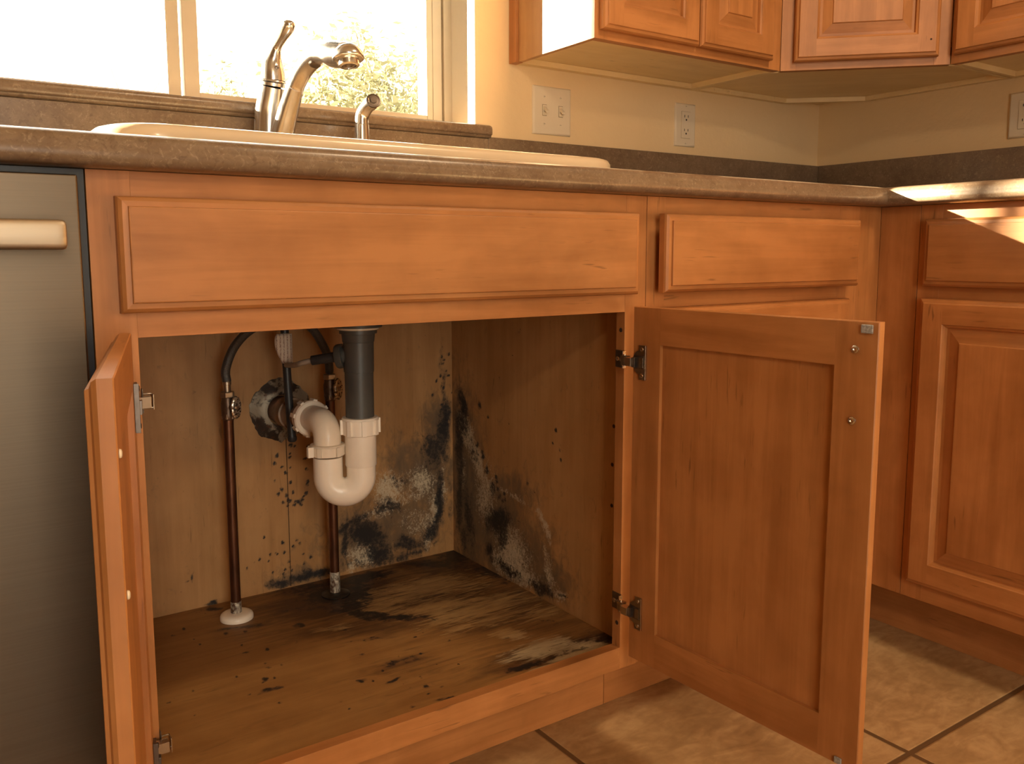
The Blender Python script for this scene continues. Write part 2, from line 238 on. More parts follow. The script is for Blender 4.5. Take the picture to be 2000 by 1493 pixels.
 'floor_K': [[0.4682,0.5265,0.0756,-0.0335,-0.0179,-0.0458,0.8],[0.4783,0.43,0.0207,-0.0143,-0.0252,-0.0553,0.9],[0.4633,0.4901,0.0464,-0.032,-0.0185,-0.0433,1.2],[0.5031,0.4567,0.0116,-0.0179,-0.035,-0.0636,1.1],[0.4667,0.3825,0.037,-0.0477,-0.0087,-0.0162,1.0],[0.5075,0.3411,0.0647,-0.0529,-0.0061,-0.0117,0.95],[0.5421,0.5335,0.0676,0.0025,-0.011,-0.0302,0.95],[0.4931,0.5347,0.0739,-0.01,-0.0086,-0.0239,0.7],[0.7698,0.5442,0.0284,-0.0196,-0.0268,-0.0444,1.1],[0.7057,0.5211,0.0529,-0.0488,-0.0127,-0.0212,0.8],[0.7745,0.4207,0.0052,-0.0907,-0.0148,-0.0156,0.7],[0.3599,0.3985,0.0072,-0.003,-0.0028,-0.0082,1.3],[0.2834,0.3391,0.0021,-0.0014,-0.0014,-0.0041,1.3],[0.2497,0.2436,0.0069,-0.0031,-0.0019,-0.0064,1.3],[0.26,0.2385,0.0014,-0.001,-0.0013,-0.0035,1.2],[0.2424,0.2089,0.0088,-0.004,-0.0023,-0.0076,0.9],[0.4318,0.1768,0.0059,-0.0026,-0.0029,-0.0063,1.3],[0.4071,0.1651,0.0015,-0.001,-0.0011,-0.0022,1.2],[0.3643,0.1553,0.0077,-0.0035,-0.0016,-0.0037,1.0],[0.4049,0.1293,0.0135,0.003,-0.0009,-0.0037,0.95],[0.4431,0.086,0.0064,-0.0044,-0.0023,-0.004,0.9],[0.4506,0.0353,0.0179,-0.0049,-0.0016,-0.0035,0.9],[0.2651,0.2933,0.0016,-0.001,-0.0008,-0.0025,1.1],[0.2448,0.4379,0.0027,-0.0019,-0.0013,-0.0046,1.2],[0.2749,0.4269,0.0028,-0.0019,-0.0012,-0.0038,1.2],[0.1947,0.446,0.0013,-0.0009,-0.0008,-0.003,1.2],[0.1973,0.4209,0.0016,-0.0011,-0.0008,-0.0029,1.2],[0.19,0.4977,0.0017,-0.0012,-0.001,-0.004,1.2],[0.1681,0.481,0.0027,-0.0019,-0.0006,-0.0024,1.0],[0.5952,0.0501,0.0348,-0.0033,-0.0047,-0.0085,0.95],[0.6853,0.0497,0.0459,-0.0057,-0.0056,-0.0089,0.6],[0.7709,0.057,0.0189,-0.0129,-0.0122,-0.014,1.0],[0.6296,0.0451,0.041,-0.0006,-0.0037,-0.007,0.6],[0.743,0.0668,0.0318,-0.0101,-0.0067,-0.0092,0.7],[0.2538,0.5563,0.0101,-0.0034,-0.0023,-0.0094,1.0],[0.8026,0.3607,0.0046,-0.0507,-0.0085,-0.0086,0.6],[0.3988,0.4565,0.0615,-0.0247,-0.0047,-0.0132,0.5],[0.4522,0.1774,0.0393,-0.0091,-0.0041,-0.0096,0.55],[0.6278,0.1507,0.0072,-0.0049,-0.0033,-0.0048,0.5],[0.2815,0.4447,0.0585,-0.021,-0.002,-0.0075,0.45],[0.4368,0.2772,0.0399,-0.0116,-0.0026,-0.0065,0.4],[0.7291,0.1624,0.005,-0.0202,-0.0035,-0.0034,0.7],[0.2845,0.2737,0.0012,-0.0003,-0.0009,-0.0028,0.8076],[0.5472,0.1974,0.0018,-0.0005,-0.0014,-0.0029,1.1294],[0.2136,0.2764,0.0024,-0.0007,-0.0006,-0.0026,0.874],[0.3797,0.0237,0.0028,-0.001,-0.0009,-0.0021,1.1748],[0.241,0.1628,0.0031,-0.0011,-0.0006,-0.0021,0.8429],[0.3182,0.0906,0.0018,-0.0007,-0.0007,-0.002,1.1589],[0.4178,0.3348,0.0032,-0.0009,-0.0009,-0.0022,1.1432],[0.4048,0.2341,0.0038,-0.0011,-0.001,-0.0025,0.9357],[0.3947,0.044,0.0034,-0.0011,-0.001,-0.0021,1.0633],[0.3807,0.1444,0.0025,-0.0008,-0.0011,-0.0027,0.9412],[0.146,0.2698,0.0023,-0.0007,-0.0004,-0.0022,1.0391],[0.2541,0.3793,0.0014,-0.0004,-0.0008,-0.0031,1.1634],[0.4458,0.2818,0.0043,-0.0012,-0.0012,-0.003,1.0037],[0.1088,0.2546,0.0025,-0.0008,-0.0004,-0.0022,0.8073],[0.4736,0.2977,0.0028,-0.0008,-0.0008,-0.0019,0.9439],[0.4319,0.0624,0.0033,-0.0011,-0.0007,-0.0015,0.9554],[0.4202,0.3345,0.0026,-0.0007,-0.0013,-0.0034,1.1016],[0.4847,0.1825,0.0032,-0.001,-0.0013,-0.0026,1.0818],[0.3325,0.3358,0.0013,-0.0003,-0.001,-0.0032,1.1727],[0.2123,0.2108,0.0021,-0.0006,-0.0005,-0.0022,1.1368],[0.2406,0.2354,0.0017,-0.0005,-0.0006,-0.0021,0.812],[0.2507,0.3477,0.0038,-0.0011,-0.0005,-0.0019,1.1033],[0.1295,0.1983,0.0014,-0.0005,-0.0003,-0.0015,0.8846],[0.4579,0.0702,0.0035,-0.0012,-0.001,-0.0018,0.8456],[0.2635,0.2764,0.0039,-0.0011,-0.0005,-0.0018,0.8977],[0.5062,0.2415,0.0043,-0.0013,-0.001,-0.0021,1.0269]],
 'floor_H': [[0.5738,0.4081,0.234,-0.2104,-0.0634,-0.1145,0.62],[0.4214,0.4634,0.1006,-0.0512,-0.0294,-0.0767,0.75],[0.36,0.4832,0.0819,-0.0328,-0.0211,-0.065,0.45],[0.4339,0.3325,0.1255,-0.0588,-0.0133,-0.0317,0.55],[0.6714,0.0658,0.1235,-0.0145,-0.0214,-0.0353,0.8],[0.7334,0.4841,0.1225,-0.1131,-0.0326,-0.0518,0.7],[0.4549,0.1651,0.0538,-0.0237,-0.0176,-0.0364,0.35],[0.7548,0.2116,0.0207,-0.0906,-0.0255,-0.0252,0.35],[0.6281,0.2065,0.0675,-0.0145,-0.0117,-0.0212,0.4]],
 'floor_W': [[0.6161,0.4247,0.1402,-0.0223,-0.0251,-0.0539,0.85],[0.6543,0.2808,0.1175,-0.0057,-0.0188,-0.0374,0.95],[0.6059,0.328,0.1054,-0.0238,-0.0145,-0.0292,0.95],[0.7336,0.1989,0.0624,-0.0087,-0.016,-0.0262,0.7],[0.5426,0.4001,0.0454,-0.0117,-0.0137,-0.031,0.95],[0.6955,0.4018,0.0646,-0.0763,-0.0173,-0.0258,0.6],[0.5081,0.3731,0.0592,-0.0213,-0.012,-0.0272,0.85],[0.6336,0.3375,0.1346,-0.0481,-0.0289,-0.0533,0.55],[0.6461,0.1572,0.0259,-0.0179,-0.0121,-0.0174,1.0],[0.6586,0.0836,0.0668,-0.0118,-0.0166,-0.0272,1.1],[0.7189,0.0511,0.051,-0.0093,-0.0133,-0.0196,1.0],[0.6899,0.0356,0.0766,0.0025,-0.0059,-0.0105,1.1],[0.4082,0.3501,0.0369,-0.0153,-0.0072,-0.0185,0.6],[0.653,0.2278,0.1047,-0.0001,-0.0133,-0.0264,0.75],[0.7363,0.2668,0.0712,-0.0195,-0.0147,-0.0236,0.6],[0.5937,0.4247,0.0799,-0.0001,-0.0159,-0.038,0.45],[0.7331,0.055,0.0329,-0.0081,-0.0077,-0.0108,0.5],[0.5126,0.3113,0.0401,-0.0167,-0.0055,-0.0115,0.4]],
}
M = {}
for a in 'xyz':
    M['w'+a] = wood('maple_grain_'+a, a)
M['panel'] = wood('maple_panel_staved', 'z', stave=('x', .085))
M['drawer'] = wood('maple_slab_x', 'x', light=(.425, .182, .060), dark=(.285, .112, .031))
M['pale'] = wood('pale_maple_underside', 'x', light=(.90, .70, .40), dark=(.80, .60, .31), rough=.45, coat=.05)
M['paley'] = wood('pale_maple_underside_y', 'y', light=(.90, .70, .40), dark=(.80, .60, .31), rough=.45, coat=.05)
M['cav'] = wood('cabinet_interior_maple', 'z', light=(.58, .33, .145), dark=(.45, .235, .09), rough=.5, coat=.0, stave=('x', .09))
M['caveside'] = wood('cabinet_side_maple', 'z', light=(.58, .33, .145), dark=(.45, .235, .09), rough=.5, coat=0, stave=('y', .09))
M['white'] = plain('white_pvc', (.93, .85, .74), .32, coat=.2, var=.03)
M['offwhite'] = plain('aged_white_pvc', (.84, .73, .60), .38, coat=.1, var=.06)
M['greypipe'] = plain('dark_grey_pipe', (.075, .075, .07), .42, var=.1)
M['black'] = plain('black_rubber', (.022, .022, .024), .42, var=.1)
M['braid'] = plain('braided_hose', (.09, .085, .08), .4, metal=.5, var=.5, scale=900, bumpy=.4)
M['iron'] = plain('darkened_brass_valve', (.12, .07, .045), .38, metal=.6, var=.3, scale=120)
M['nut'] = plain('dull_nickel_nut', (.42, .34, .26), .35, metal=.9, var=.15, scale=100)
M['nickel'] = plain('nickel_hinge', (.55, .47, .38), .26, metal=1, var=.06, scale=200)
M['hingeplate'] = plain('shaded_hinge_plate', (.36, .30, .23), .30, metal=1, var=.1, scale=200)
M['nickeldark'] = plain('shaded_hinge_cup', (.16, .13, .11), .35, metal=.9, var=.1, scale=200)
M['plate'] = plain('ivory_plastic', (.78, .68, .52), .38, coat=.15, var=.01)
M['slot'] = plain('black_slot', (.02, .015, .012), .6)
M['hole'] = plain('dark_hole', (.03, .014, .008), .8)
M['vinyl'] = plain('cream_window_vinyl', (.56, .48, .36), .45, var=.02)
M['sinkcomp'] = plain('cream_sink', (.68, .54, .37), .25, coat=.3, var=.02)
M['dwblack'] = plain('navy_black_trim', (.012, .014, .022), .35, var=.1)
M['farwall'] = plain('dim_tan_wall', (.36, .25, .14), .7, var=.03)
M['ceil'] = plain('ceiling_paint', (.62, .52, .38), .8, var=.02, bumpy=.1)
M['pad'] = plain('felt_bumper', (.33, .31, .29), .7, var=.35, scale=400)
M['chromescrew'] = plain('chrome_screw', (.7, .66, .6), .2, metal=1)
M['tube'] = plain('cloudy_grey_tube', (.30, .24, .19), .4, var=.1)

def mk_pipe():
    m, nt, b, o = mat('old_copper_pipe'); g = N(nt); v = g.coord()
    n = g.noise(g.mapping(v, (60, 60, 14)), 1, 5, .6, .4)
    c = g.ramp(n, [(.3, (.07, .03, .017)), (.55, (.14, .058, .030)), (.75, (.20, .09, .048))])
    g.l(c, b.inputs['Base Color']); b.inputs['Metallic'].default_value = .75; b.inputs['Roughness'].default_value = .38
    return m
M['copper'] = mk_pipe()
def mk_solder():
    m, nt, b, o = mat('corroded_solder_end'); g = N(nt); v = g.coord()
    n = g.noise(g.mapping(v, (90, 90, 50)), 1, 5, .7, 1)
    c = g.ramp(n, [(.42, (.10, .05, .03)), (.5, (.30, .27, .22)), (.62, (.60, .55, .46))])
    g.l(c, b.inputs['Base Color']); b.inputs['Roughness'].default_value = .6; b.inputs['Metallic'].default_value = .3
    g.l(g.bump(n, .5, .001), b.inputs['Normal']); return m
M['solder'] = mk_solder()
def mk_flange():
    m, nt, b, o = mat('rusty_peeling_escutcheon'); g = N(nt); v = g.coord()
    n = g.noise(v, 26, 5, .62, .5); n2 = g.noise(v, 90, 3)
    f = g.ramp(n, [(.46, 0.), (.53, 1.)])
    c = g.mix(f, (.045, .03, .022), (.32, .27, .20)); c = g.mix(g.ramp(n2, [(.6, 0.), (.7, .8)]), c, (.10, .04, .02))
    g.l(c, b.inputs['Base Color']); b.inputs['Metallic'].default_value = .3; b.inputs['Roughness'].default_value = .5
    g.l(g.bump(n, .5, .002), b.inputs['Normal']); return m
M['flange'] = mk_flange()
def mk_handle():
    m, nt, b, o = mat('pitted_chrome_handle'); g = N(nt); v = g.coord()
    n = g.noise(v, 260, 3, .6); f = g.ramp(n, [(.50, 1.), (.58, 0.)])
    g.l(g.mix(f, (.10, .06, .04), (.85, .76, .62)), b.inputs['Base Color']); b.inputs['Metallic'].default_value = .85; b.inputs['Roughness'].default_value = .25
    g.l(g.bump(n, .6, .001), b.inputs['Normal']); return m
M['handle'] = mk_handle()
def mk_brushed(name, col, rough, streak=(4, 4, 400), amp=.12):
    m, nt, b, o = mat(name); g = N(nt); v = g.coord()
    n = g.noise(g.mapping(v, streak), 1, 3)
    g.l(g.ramp(n, [(.3, tuple(c*(1-amp) for c in col)), (.7, col)]), b.inputs['Base Color'])
    b.inputs['Metallic'].default_value = 1
    g.l(g.math('ADD', g.math('MULTIPLY', n, .12), rough-.06), b.inputs['Roughness']); return m
M['faucet'] = mk_brushed('brushed_nickel', (.70, .68, .66), .22, (300, 300, 12), .08)
M['steel'] = mk_brushed('stainless_door', (.15, .115, .082), .40, (3, 3, 500), .1)
M['steelh'] = mk_brushed('stainless_handle', (.50, .42, .32), .5, (3, 400, 400), .06)

def mk_stone():
    m, nt, b, o = mat('fossil_stone_laminate'); g = N(nt); v = g.coord()
    n1 = g.noise(v, 16, 6, .6, .6); n2 = g.noise(v, 70, 5, .65, .8); n3 = g.noise(v, 150, 3, .6)
    c = g.ramp(g.math('ADD', g.math('MULTIPLY', n1, .55), g.math('MULTIPLY', n2, .45)), [(.36, (.155, .10, .062)), (.5, (.195, .132, .084)), (.64, (.235, .166, .108))])
    vo = g.n('TexVoronoi', feature='DISTANCE_TO_EDGE'); g.l(g.mapping(g.mix(.06, v, g.noise(v, 30, 3, col=True)), (150, 150, 150)), vo.inputs['Vector']); vo.inputs['Scale'].default_value = 1
    lines = g.math('MULTIPLY', g.ramp(vo.outputs['Distance'], [(.02, .4), (.06, 0.)]), g.ramp(g.noise(v, 42, 3), [(.56, 0.), (.66, .8)]))
    c = g.mix(lines, c, (.36, .285, .20))
    c = g.mix(g.ramp(g.noise(v, 120, 3, .6, 1.5), [(.57, 0.), (.67, .5)]), c, (.36, .285, .20))
    c = g.mix(g.ramp(g.noise(g.mapping(v, (1, 1, 1), loc=(3, 5, 1)), 110, 3, .6, 1.5), [(.57, 0.), (.67, .5)]), c, (.11, .065, .035))
    g.l(c, b.inputs['Base Color']); b.inputs['Roughness'].default_value = .30
    b.inputs['Coat Weight'].default_value = .15; b.inputs['Coat Roughness'].default_value = .18
    return m
M['stone'] = mk_stone()
def mk_wall():
    m, nt, b, o = mat('textured_cream_wall'); g = N(nt); v = g.coord()
    n = g.noise(v, 45, 4, .55); n2 = g.noise(v, 5, 3)
    g.l(g.ramp(n2, [(.3, (.82, .62, .36)), (.7, (.86, .66, .39))]), b.inputs['Base Color']); b.inputs['Roughness'].default_value = .62
    g.l(g.bump(g.ramp(n, [(.4, 0.), (.62, 1.)]), .22, .0015), b.inputs['Normal']); return m
M['wall'] = mk_wall()
def mk_tile():
    m, nt, b, o = mat('tan_ceramic_floor_tile'); g = N(nt); v = g.coord(); s = g.sep(v)
    P = .447; x0, y0 = .650, -.301
    def cell(c, o_):
        t = g.math('DIVIDE', g.math('SUBTRACT', c, o_), P); fr = g.math('FRACT', t); fl = g.math('FLOOR', t)
        d = g.math('MULTIPLY', g.math('MINIMUM', fr, g.math('SUBTRACT', 1.0, fr)), P); return d, fl
    dx, fx = cell(s[0], x0-4*P); dy, fy = cell(s[1], y0-12*P)
    d = g.math('MINIMUM', dx, dy)
    gr = g.ramp(g.math('MULTIPLY', d, 100), [(.42, 1.), (.52, 0.)])
    cb = g.n('CombineXYZ'); g.l(fx, cb.inputs[0]); g.l(fy, cb.inputs[1])
    wn = g.n('TexWhiteNoise', noise_dimensions='3D'); g.l(cb.outputs[0], wn.inputs[0])
    va = g.n('VectorMath', operation='MULTIPLY_ADD'); g.l(wn.outputs['Color'], va.inputs[0]); va.inputs[1].default_value = (7, 7, 7); g.l(v, va.inputs[2])
    q = va.outputs[0]
    n1 = g.noise(q, 6, 6, .62, .6); n2 = g.noise(g.mapping(q, (14, 34, 20)), 1, 5, .6, 1.2); n3 = g.noise(q, 70, 4)
    a = g.math('ADD', g.math('ADD', g.math('MULTIPLY', n1, .5), g.math('MULTIPLY', n2, .38)), g.math('MULTIPLY', n3, .12))
    c = g.ramp(a, [(.36, (.29, .175, .08)), (.48, (.39, .25, .12)), (.60, (.52, .355, .185))])
    c = g.mix(gr, c, (.13, .075, .035))
    g.l(c, b.inputs['Base Color']); b.inputs['Roughness'].default_value = .42
    h = g.math('SUBTRACT', g.math('MULTIPLY', n2, .08), g.ramp(g.math('MULTIPLY', d, 100), [(.38, 1.), (.7, 0.)]))
    g.l(g.bump(h, .5, .003), b.inputs['Normal']); return m
M['tile'] = mk_tile()
def mk_glass():
    m = bpy.data.materials.new('window_glass'); m.use_nodes = True; nt = m.node_tree; nt.nodes.clear(); g = N(nt)
    o = g.n('OutputMaterial'); t = g.n('BsdfTransparent'); gl = g.n('BsdfGlossy'); gl.inputs['Roughness'].default_value = .02
    fr = g.n('Fresnel'); fr.inputs[0].default_value = 1.45; mx = g.n('MixShader')
    t.inputs[0].default_value = (.96, .97, .96, 1)
    g.l(fr.outputs[0], mx.inputs[0]); g.l(t.outputs[0], mx.inputs[1]); g.l(gl.outputs[0], mx.inputs[2]); g.l(mx.outputs[0], o.inputs[0]); return m
M['glass'] = mk_glass()
def mk_leaf(name, col):
    m, nt, b, o = mat(name); g = N(nt)
    n = g.noise(g.coord(), 3, 3)
    c = g.ramp(n, [(.3, tuple(x*.75 for x in col)), (.7, col)])
    d = g.n('BsdfDiffuse'); t = g.n('BsdfTranslucent'); mx = g.n('MixShader'); mx.inputs[0].default_value = .5
    g.l(c, d.inputs[0]); g.l(c, t.inputs[0]); g.l(d.outputs[0], mx.inputs[1]); g.l(t.outputs[0], mx.inputs[2]); g.l(mx.outputs[0], o.inputs[0]); nt.nodes.remove(b); return m
M['leaf'] = mk_leaf('autumn_leaves', (.25, .24, .14)); M['leaf2'] = mk_leaf('olive_leaves', (.21, .20, .12))
M['bark'] = plain('pale_bark', (.2, .17, .12), .9, var=.3, bumpy=.4)
M['yard'] = plain('dry_yard', (.30, .26, .18), .95, var=.2, scale=4)

def stained(name, axis, light, dark, plane, stave=None):
    # wood with mould: attribute 'growth' (R black mould, G pale mould, B grey haze) broken up by noise
    m, nt, b, o = mat(name); g = N(nt)
    col, h, vec = wood_color(g, axis, light, dark, stave)
    at = g.n('Attribute', attribute_name='growth'); s = g.sep(at.outputs['Vector']); v = g.coord(); s_y = g.sep(v)[1]
    K, Wt, H = s[0], s[1], s[2]
    if plane == 'floor':
        st = (9, 60, 30); fine = g.noise(g.mapping(v, st, rot=(0, 0, .28)), 1, 5, .65, 1.2)
        fine2 = g.noise(g.mapping(v, (12, 95, 30), rot=(0, 0, .3)), 1, 6, .7, 1.8)
        speck = g.noise(v, 90, 4, .6, .6)
    else:
        fine = g.noise(g.mapping(v, (60, 60, 34)), 1, 6, .7, .8); fine2 = g.noise(g.mapping(v, (130, 130, 80)), 1, 5, .72, 1.0)
        speck = g.noise(v, 170, 4, .65, .5)
    # brown water staining around everything
    wet = g.math('ADD', g.math('MULTIPLY', H, .75), g.math('MULTIPLY', g.math('SUBTRACT', fine, .5), .9))
    if plane == 'floor':
        col = g.mix(g.ramp(wet, [(.06, 0.), (.45, .93)]), col, (.075, .032, .012))
    else:
        col = g.mix(g.ramp(wet, [(.08, 0.), (.34, .62), (.62, .88)]), col, (.085, .068, .050))
    halo = g.math('ADD', g.math('MULTIPLY', K, .8), g.math('MULTIPLY', g.math('SUBTRACT', fine, .5), .7))
    col = g.mix(g.ramp(halo, [(.10, 0.), (.5, .80)]), col, (.10, .045, .024) if plane == 'floor' else (.075, .050, .034))
    if plane == 'floor':
        wv = g.math('ADD', g.math('MULTIPLY', Wt, .75), g.math('MULTIPLY', g.math('SUBTRACT', fine2, .5), 1.9))
        wm = g.math('MULTIPLY', g.ramp(wv, [(.28, 0.), (.50, .55), (.80, .92)]), g.ramp(Wt, [(.06, 0.), (.30, 1.)]))
        front = g.ramp(g.math('MULTIPLY', s_y, 4.0), [(.45, 1.), (.65, 0.)])
        pale = g.mix(front, (.52, .33, .14), (.58, .47, .29))
    else:
        fuzz = g.noise(v, 330, 4, .7, .6)
        wv = g.math('ADD', g.math('MULTIPLY', Wt, .72), g.math('ADD', g.math('MULTIPLY', g.math('SUBTRACT', fine2, .5), 1.6), g.math('MULTIPLY', g.math('SUBTRACT', fuzz, .5), 1.5)))
        wm = g.math('MULTIPLY', g.ramp(wv, [(.30, 0.), (.52, .55), (.80, .95)]), g.ramp(Wt, [(.06, 0.), (.25, 1.)]))
        pale = (.60, .50, .35)
    col = g.mix(wm, col, pale)
    kv = g.math('ADD', g.math('MULTIPLY', K, .95), g.math('ADD', g.math('MULTIPLY', g.math('SUBTRACT', speck, .5), 1.9), g.math('MULTIPLY', g.math('SUBTRACT', fine, .5), 1.0)))
    km = g.math('MULTIPLY', g.ramp(kv, [(.36, 0.), (.55, .60), (.85, .98)]), g.ramp(K, [(.06, 0.), (.28, 1.)]))
    col = g.mix(km, col, (.014, .012, .012))
    # scattered specks
    spk = g.noise(g.mapping(v, (1, 1, 1), loc=(4, 2, 9)), 75, 2, .5, .3); reg = g.ramp(g.noise(v, 7, 2), [(.45, 0.), (.62, 1.)])
    col = g.mix(g.math('MULTIPLY', g.ramp(spk, [(.735, 0.), (.76, .85)]), reg), col, (.05, .02, .01))
    g.l(col, b.inputs['Base Color'])
    g.l(g.math('SUBTRACT', .52, g.math('MULTIPLY', H, .12)), b.inputs['Roughness'])
    hh = g.math('ADD', h, g.math('MULTIPLY', g.math('MULTIPLY', fine2, wm), 2.0))
    g.l(g.bump(hh, .3, .0015), b.inputs['Normal'])
    return m
LI, DK = (.47, .26, .105), (.36, .18, .062)
M['mback'] = stained('mouldy_back_panel', 'z', LI, DK, 'back', ('x', .11))
M['mside'] = stained('mouldy_side_panel', 'z', LI, DK, 'side', ('y', .12))
M['mfloor'] = stained('water_stained_cabinet_floor', 'x', (.35, .18, .058), (.25, .115, .033), 'floor')
def grid_panel(name, o, eu, ev, nu, nv, kb, mats, parent, thick, flip=1):
    """A thin board whose face carries a fine grid with the 'growth' attribute."""
    o, eu, ev = Vector(o), Vector(eu), Vector(ev)
    axes = [i for i in range(3) if abs((eu+ev)[i]) > 1e-6]
    U, V = np.meshgrid(np.linspace(0, 1, nu+1), np.linspace(0, 1, nv+1))
    P = np.array(o)[None, :] + U.reshape(-1, 1)*np.array(eu) + V.reshape(-1, 1)*np.array(ev)
    Pw = P.copy()
    for i in range(len(P)):
        q = Vector(P[i]); w = mnoise.noise_vector(q*34)*.0085 + mnoise.noise_vector(q*95+Vector((5, 1, 2)))*.0045
        if kb == 'floor': w = Vector((w.x*2.2, w.y*.6, 0))
        Pw[i] += w
    ch = []
    for c in 'KWH':
        val = np.zeros(len(P))
        for (cx, cy, ax_, ay_, bx, by, s) in BLOBS[kb+'_'+c]:
            det = ax_*by-ay_*bx; Q = P if max(abs(ax_), abs(ay_), abs(bx), abs(by)) < .006 else Pw; dx = Q[:, axes[0]]-cx; dy = Q[:, axes[1]]-cy
            a = (dx*by-dy*bx)/det; b = (dy*ax_-dx*ay_)/det
            val = np.maximum(val, s*np.exp(-(.85*(a*a+b*b))**1.2))
        ch.append(np.clip(val, 0, 1.3))
    n = np.cross(np.array(eu), np.array(ev)); n = n/np.linalg.norm(n)*thick*flip
    idx = lambda i, j: j*(nu+1)+i
    faces = [(idx(i, j), idx(i+1, j), idx(i+1, j+1), idx(i, j+1)) for j in range(nv) for i in range(nu)]
    vs = [tuple(p) for p in P]; k0 = len(vs)
    cs = [idx(0, 0), idx(nu, 0), idx(nu, nv), idx(0, nv)]
    for c in cs: vs.append(tuple(P[c]+n))
    per = [[idx(i, 0) for i in range(nu+1)], [idx(nu, j) for j in range(nv+1)], [idx(i, nv) for i in range(nu, -1, -1)], [idx(0, j) for j in range(nv, -1, -1)]]
    for k, e in enumerate(per): faces.append(tuple(e)[::-1]+(k0+k, k0+(k+1) % 4))
    faces.append((k0, k0+1, k0+2, k0+3))
    me = bpy.data.meshes.new(name); me.from_pydata(vs, [], faces)
    at = me.attributes.new('growth', 'FLOAT_VECTOR', 'POINT')
    data = np.zeros((len(vs), 3)); data[:len(P)] = np.stack(ch, 1); at.data.foreach_set('vector', data.ravel())
    me.materials.append(mats); me.update()
    o_ = bpy.data.objects.new(name, me); COL.objects.link(o_); o_.parent = parent; return o_

# ---------------------------------------------------------------- door and drawer builders (local: x width, front at -y)
def door_mesh(w, z0, z1, t=.02, rail=.046, brail=.055):
    """raised panel door: frame mesh and panel mesh; back face at y=0, front at y=-t"""
    f = MB(); x0, x1 = 0, w
    R = lambda i, y: (x0+i, x1-i, z0+i, z1-i, y)
    f.rects([R(0, -.001), R(0, -t+.0085), R(.0025, -t+.005), R(.0075, -t+.0032), R(.0085, -t+.0004), R(.0095, -t)], 0, 1, cap_last=False)
    def butt(a, b_, y, n):
        X0, X1, Z0, Z1 = x0+a, x1-a, z0+a, z1-a; r = b_
        q = [(X0, x0+r, Z0, Z1, 1), (x1-r, X1, Z0, Z1, 1), (x0+r, x1-r, z1-r, Z1, 0), (x0+r, x1-r, Z0, z0+r, 0)]
        for (a0, a1, c0, c1, mi) in q: f.add([(a0, y, c0), (a1, y, c0), (a1, y, c1), (a0, y, c1)], [(0, 1, 2, 3)] , mi)
    butt(.0095, rail, -t, 0)
    f.rects([R(rail, -t), R(rail+.0015, -t+.0022), R(rail+.005, -t+.0042), R(rail+.0062, -t+.0080), R(rail+.0066, -t+.0100)], 0, 1, cap_last=False)
    # back
    f.rects([R(0, -.001), R(.001, 0)], 0, 1, cap_last=False)
    butt(.001, brail, 0, 0)
    f.rects([R(brail, 0), R(brail, -.0062), R(rail+.0066, -.0062)], 0, 1, cap_last=False)
    p = MB(); i0 = rail+.0062
    Rp = lambda i, y: (x0+i, x1-i, z0+i, z1-i, y)
    p.rects([Rp(brail-.004, -.0060), Rp(i0-.004, -.0075), Rp(i0, -t+.0102), Rp(i0+.006, -t+.0098), Rp(i0+.026, -t+.0040), Rp(i0+.0268, -t+.0024), Rp(i0+.0278, -t+.0018)], 0, 1, cap_last=True, cap_first=True, mc=2)
    return f, p
def door(name, parent, w, z0, z1, loc, rz=0, t=.02, label=None, mirror=False, rail=.046):
    f, p = door_mesh(w, z0, z1, t, rail)
    if mirror:
        for b in (f, p): b.v = [(-x, y, z) for x, y, z in b.v]
    d = f.make(name, [M['wx'], M['wz']], parent); d.location = loc; d.rotation_euler = (0, 0, rz)
    if label: d['label'] = label
    p.make('panel', [M['wx'], M['wz'], M['panel']], d)
    return d
def drawer_front(name, parent, x0, x1, z0, z1, yf, t=.02, label=None):
    b = MB(); R = lambda i, y: (x0+i, x1-i, z0+i, z1-i, y)
    b.rects([R(0, yf+t), R(0, yf+.0095), R(.0015, yf+.0062), R(.0050, yf+.0034), R(.0105, yf+.0030), R(.0112, yf+.0004), R(.0122, yf)], 0, 1, cap_last=True, cap_first=True, mc=2)
    o = b.make(name, [M['drawer'], M['wz'], M['drawer']], parent)
    if label: o['label'] = label
    return o
def face_frame(parent, x0, x1, z0, z1, openings, y0=0, y1=FF, rails=()):
    """stiles full height, rails between; openings = list of (xa,xb) columns bounded by stiles; rails = z ranges"""
    b = MB(); xs = [x0]+[q for o in openings for q in o]+[x1]
    for i in range(0, len(xs), 2): b.box(xs[i], xs[i+1], y0, y1, z0, z1, 1)
    for (xa, xb) in openings:
        for (za, zb) in rails: b.box(xa, xb, y0+.0002, y1, za, zb, 0)
    return b.make('face_frame', [M['wx'], M['wz']], parent, bevel=.0003)

# ---------------------------------------------------------------- shell
HX0, HX1, HZ0, HZ1 = -1.25, .8645, 1.044, 1.96
CZ = 2.34
b = MB()
b.box(-2.4, HX0, YW, .82, -.0, CZ); b.box(HX1, CW+.12, YW, .82, 0, CZ); b.box(HX0, HX1, YW, .82, 0, HZ0); b.box(HX0, HX1, YW, .82, HZ1, CZ)
structure(b.make('wall_back', M['wall']))
structure(MB().box(CW, CW+.12, -3.5, YW, 0, CZ).make('wall_right', M['wall']))
structure(MB().box(-2.52, -2.4, -3.5, .82, 0, CZ).make('wall_left', M['farwall']))
b = MB(); b.box(-2.52, -.95, -3.62, -3.5, 0, CZ); b.box(.05, CW+.12, -3.62, -3.5, 0, CZ); b.box(-.95, .05, -3.62, -3.5, 2.06, CZ)
structure(b.make('wall_front', M['farwall']))
structure(MB().box(-2.52, CW+.12, -3.62, .82, -.06, 0).make('floor', M['tile']))
structure(MB().box(-2.52, CW+.12, -3.62, .82, CZ, CZ+.06).make('ceiling', M['ceil']))
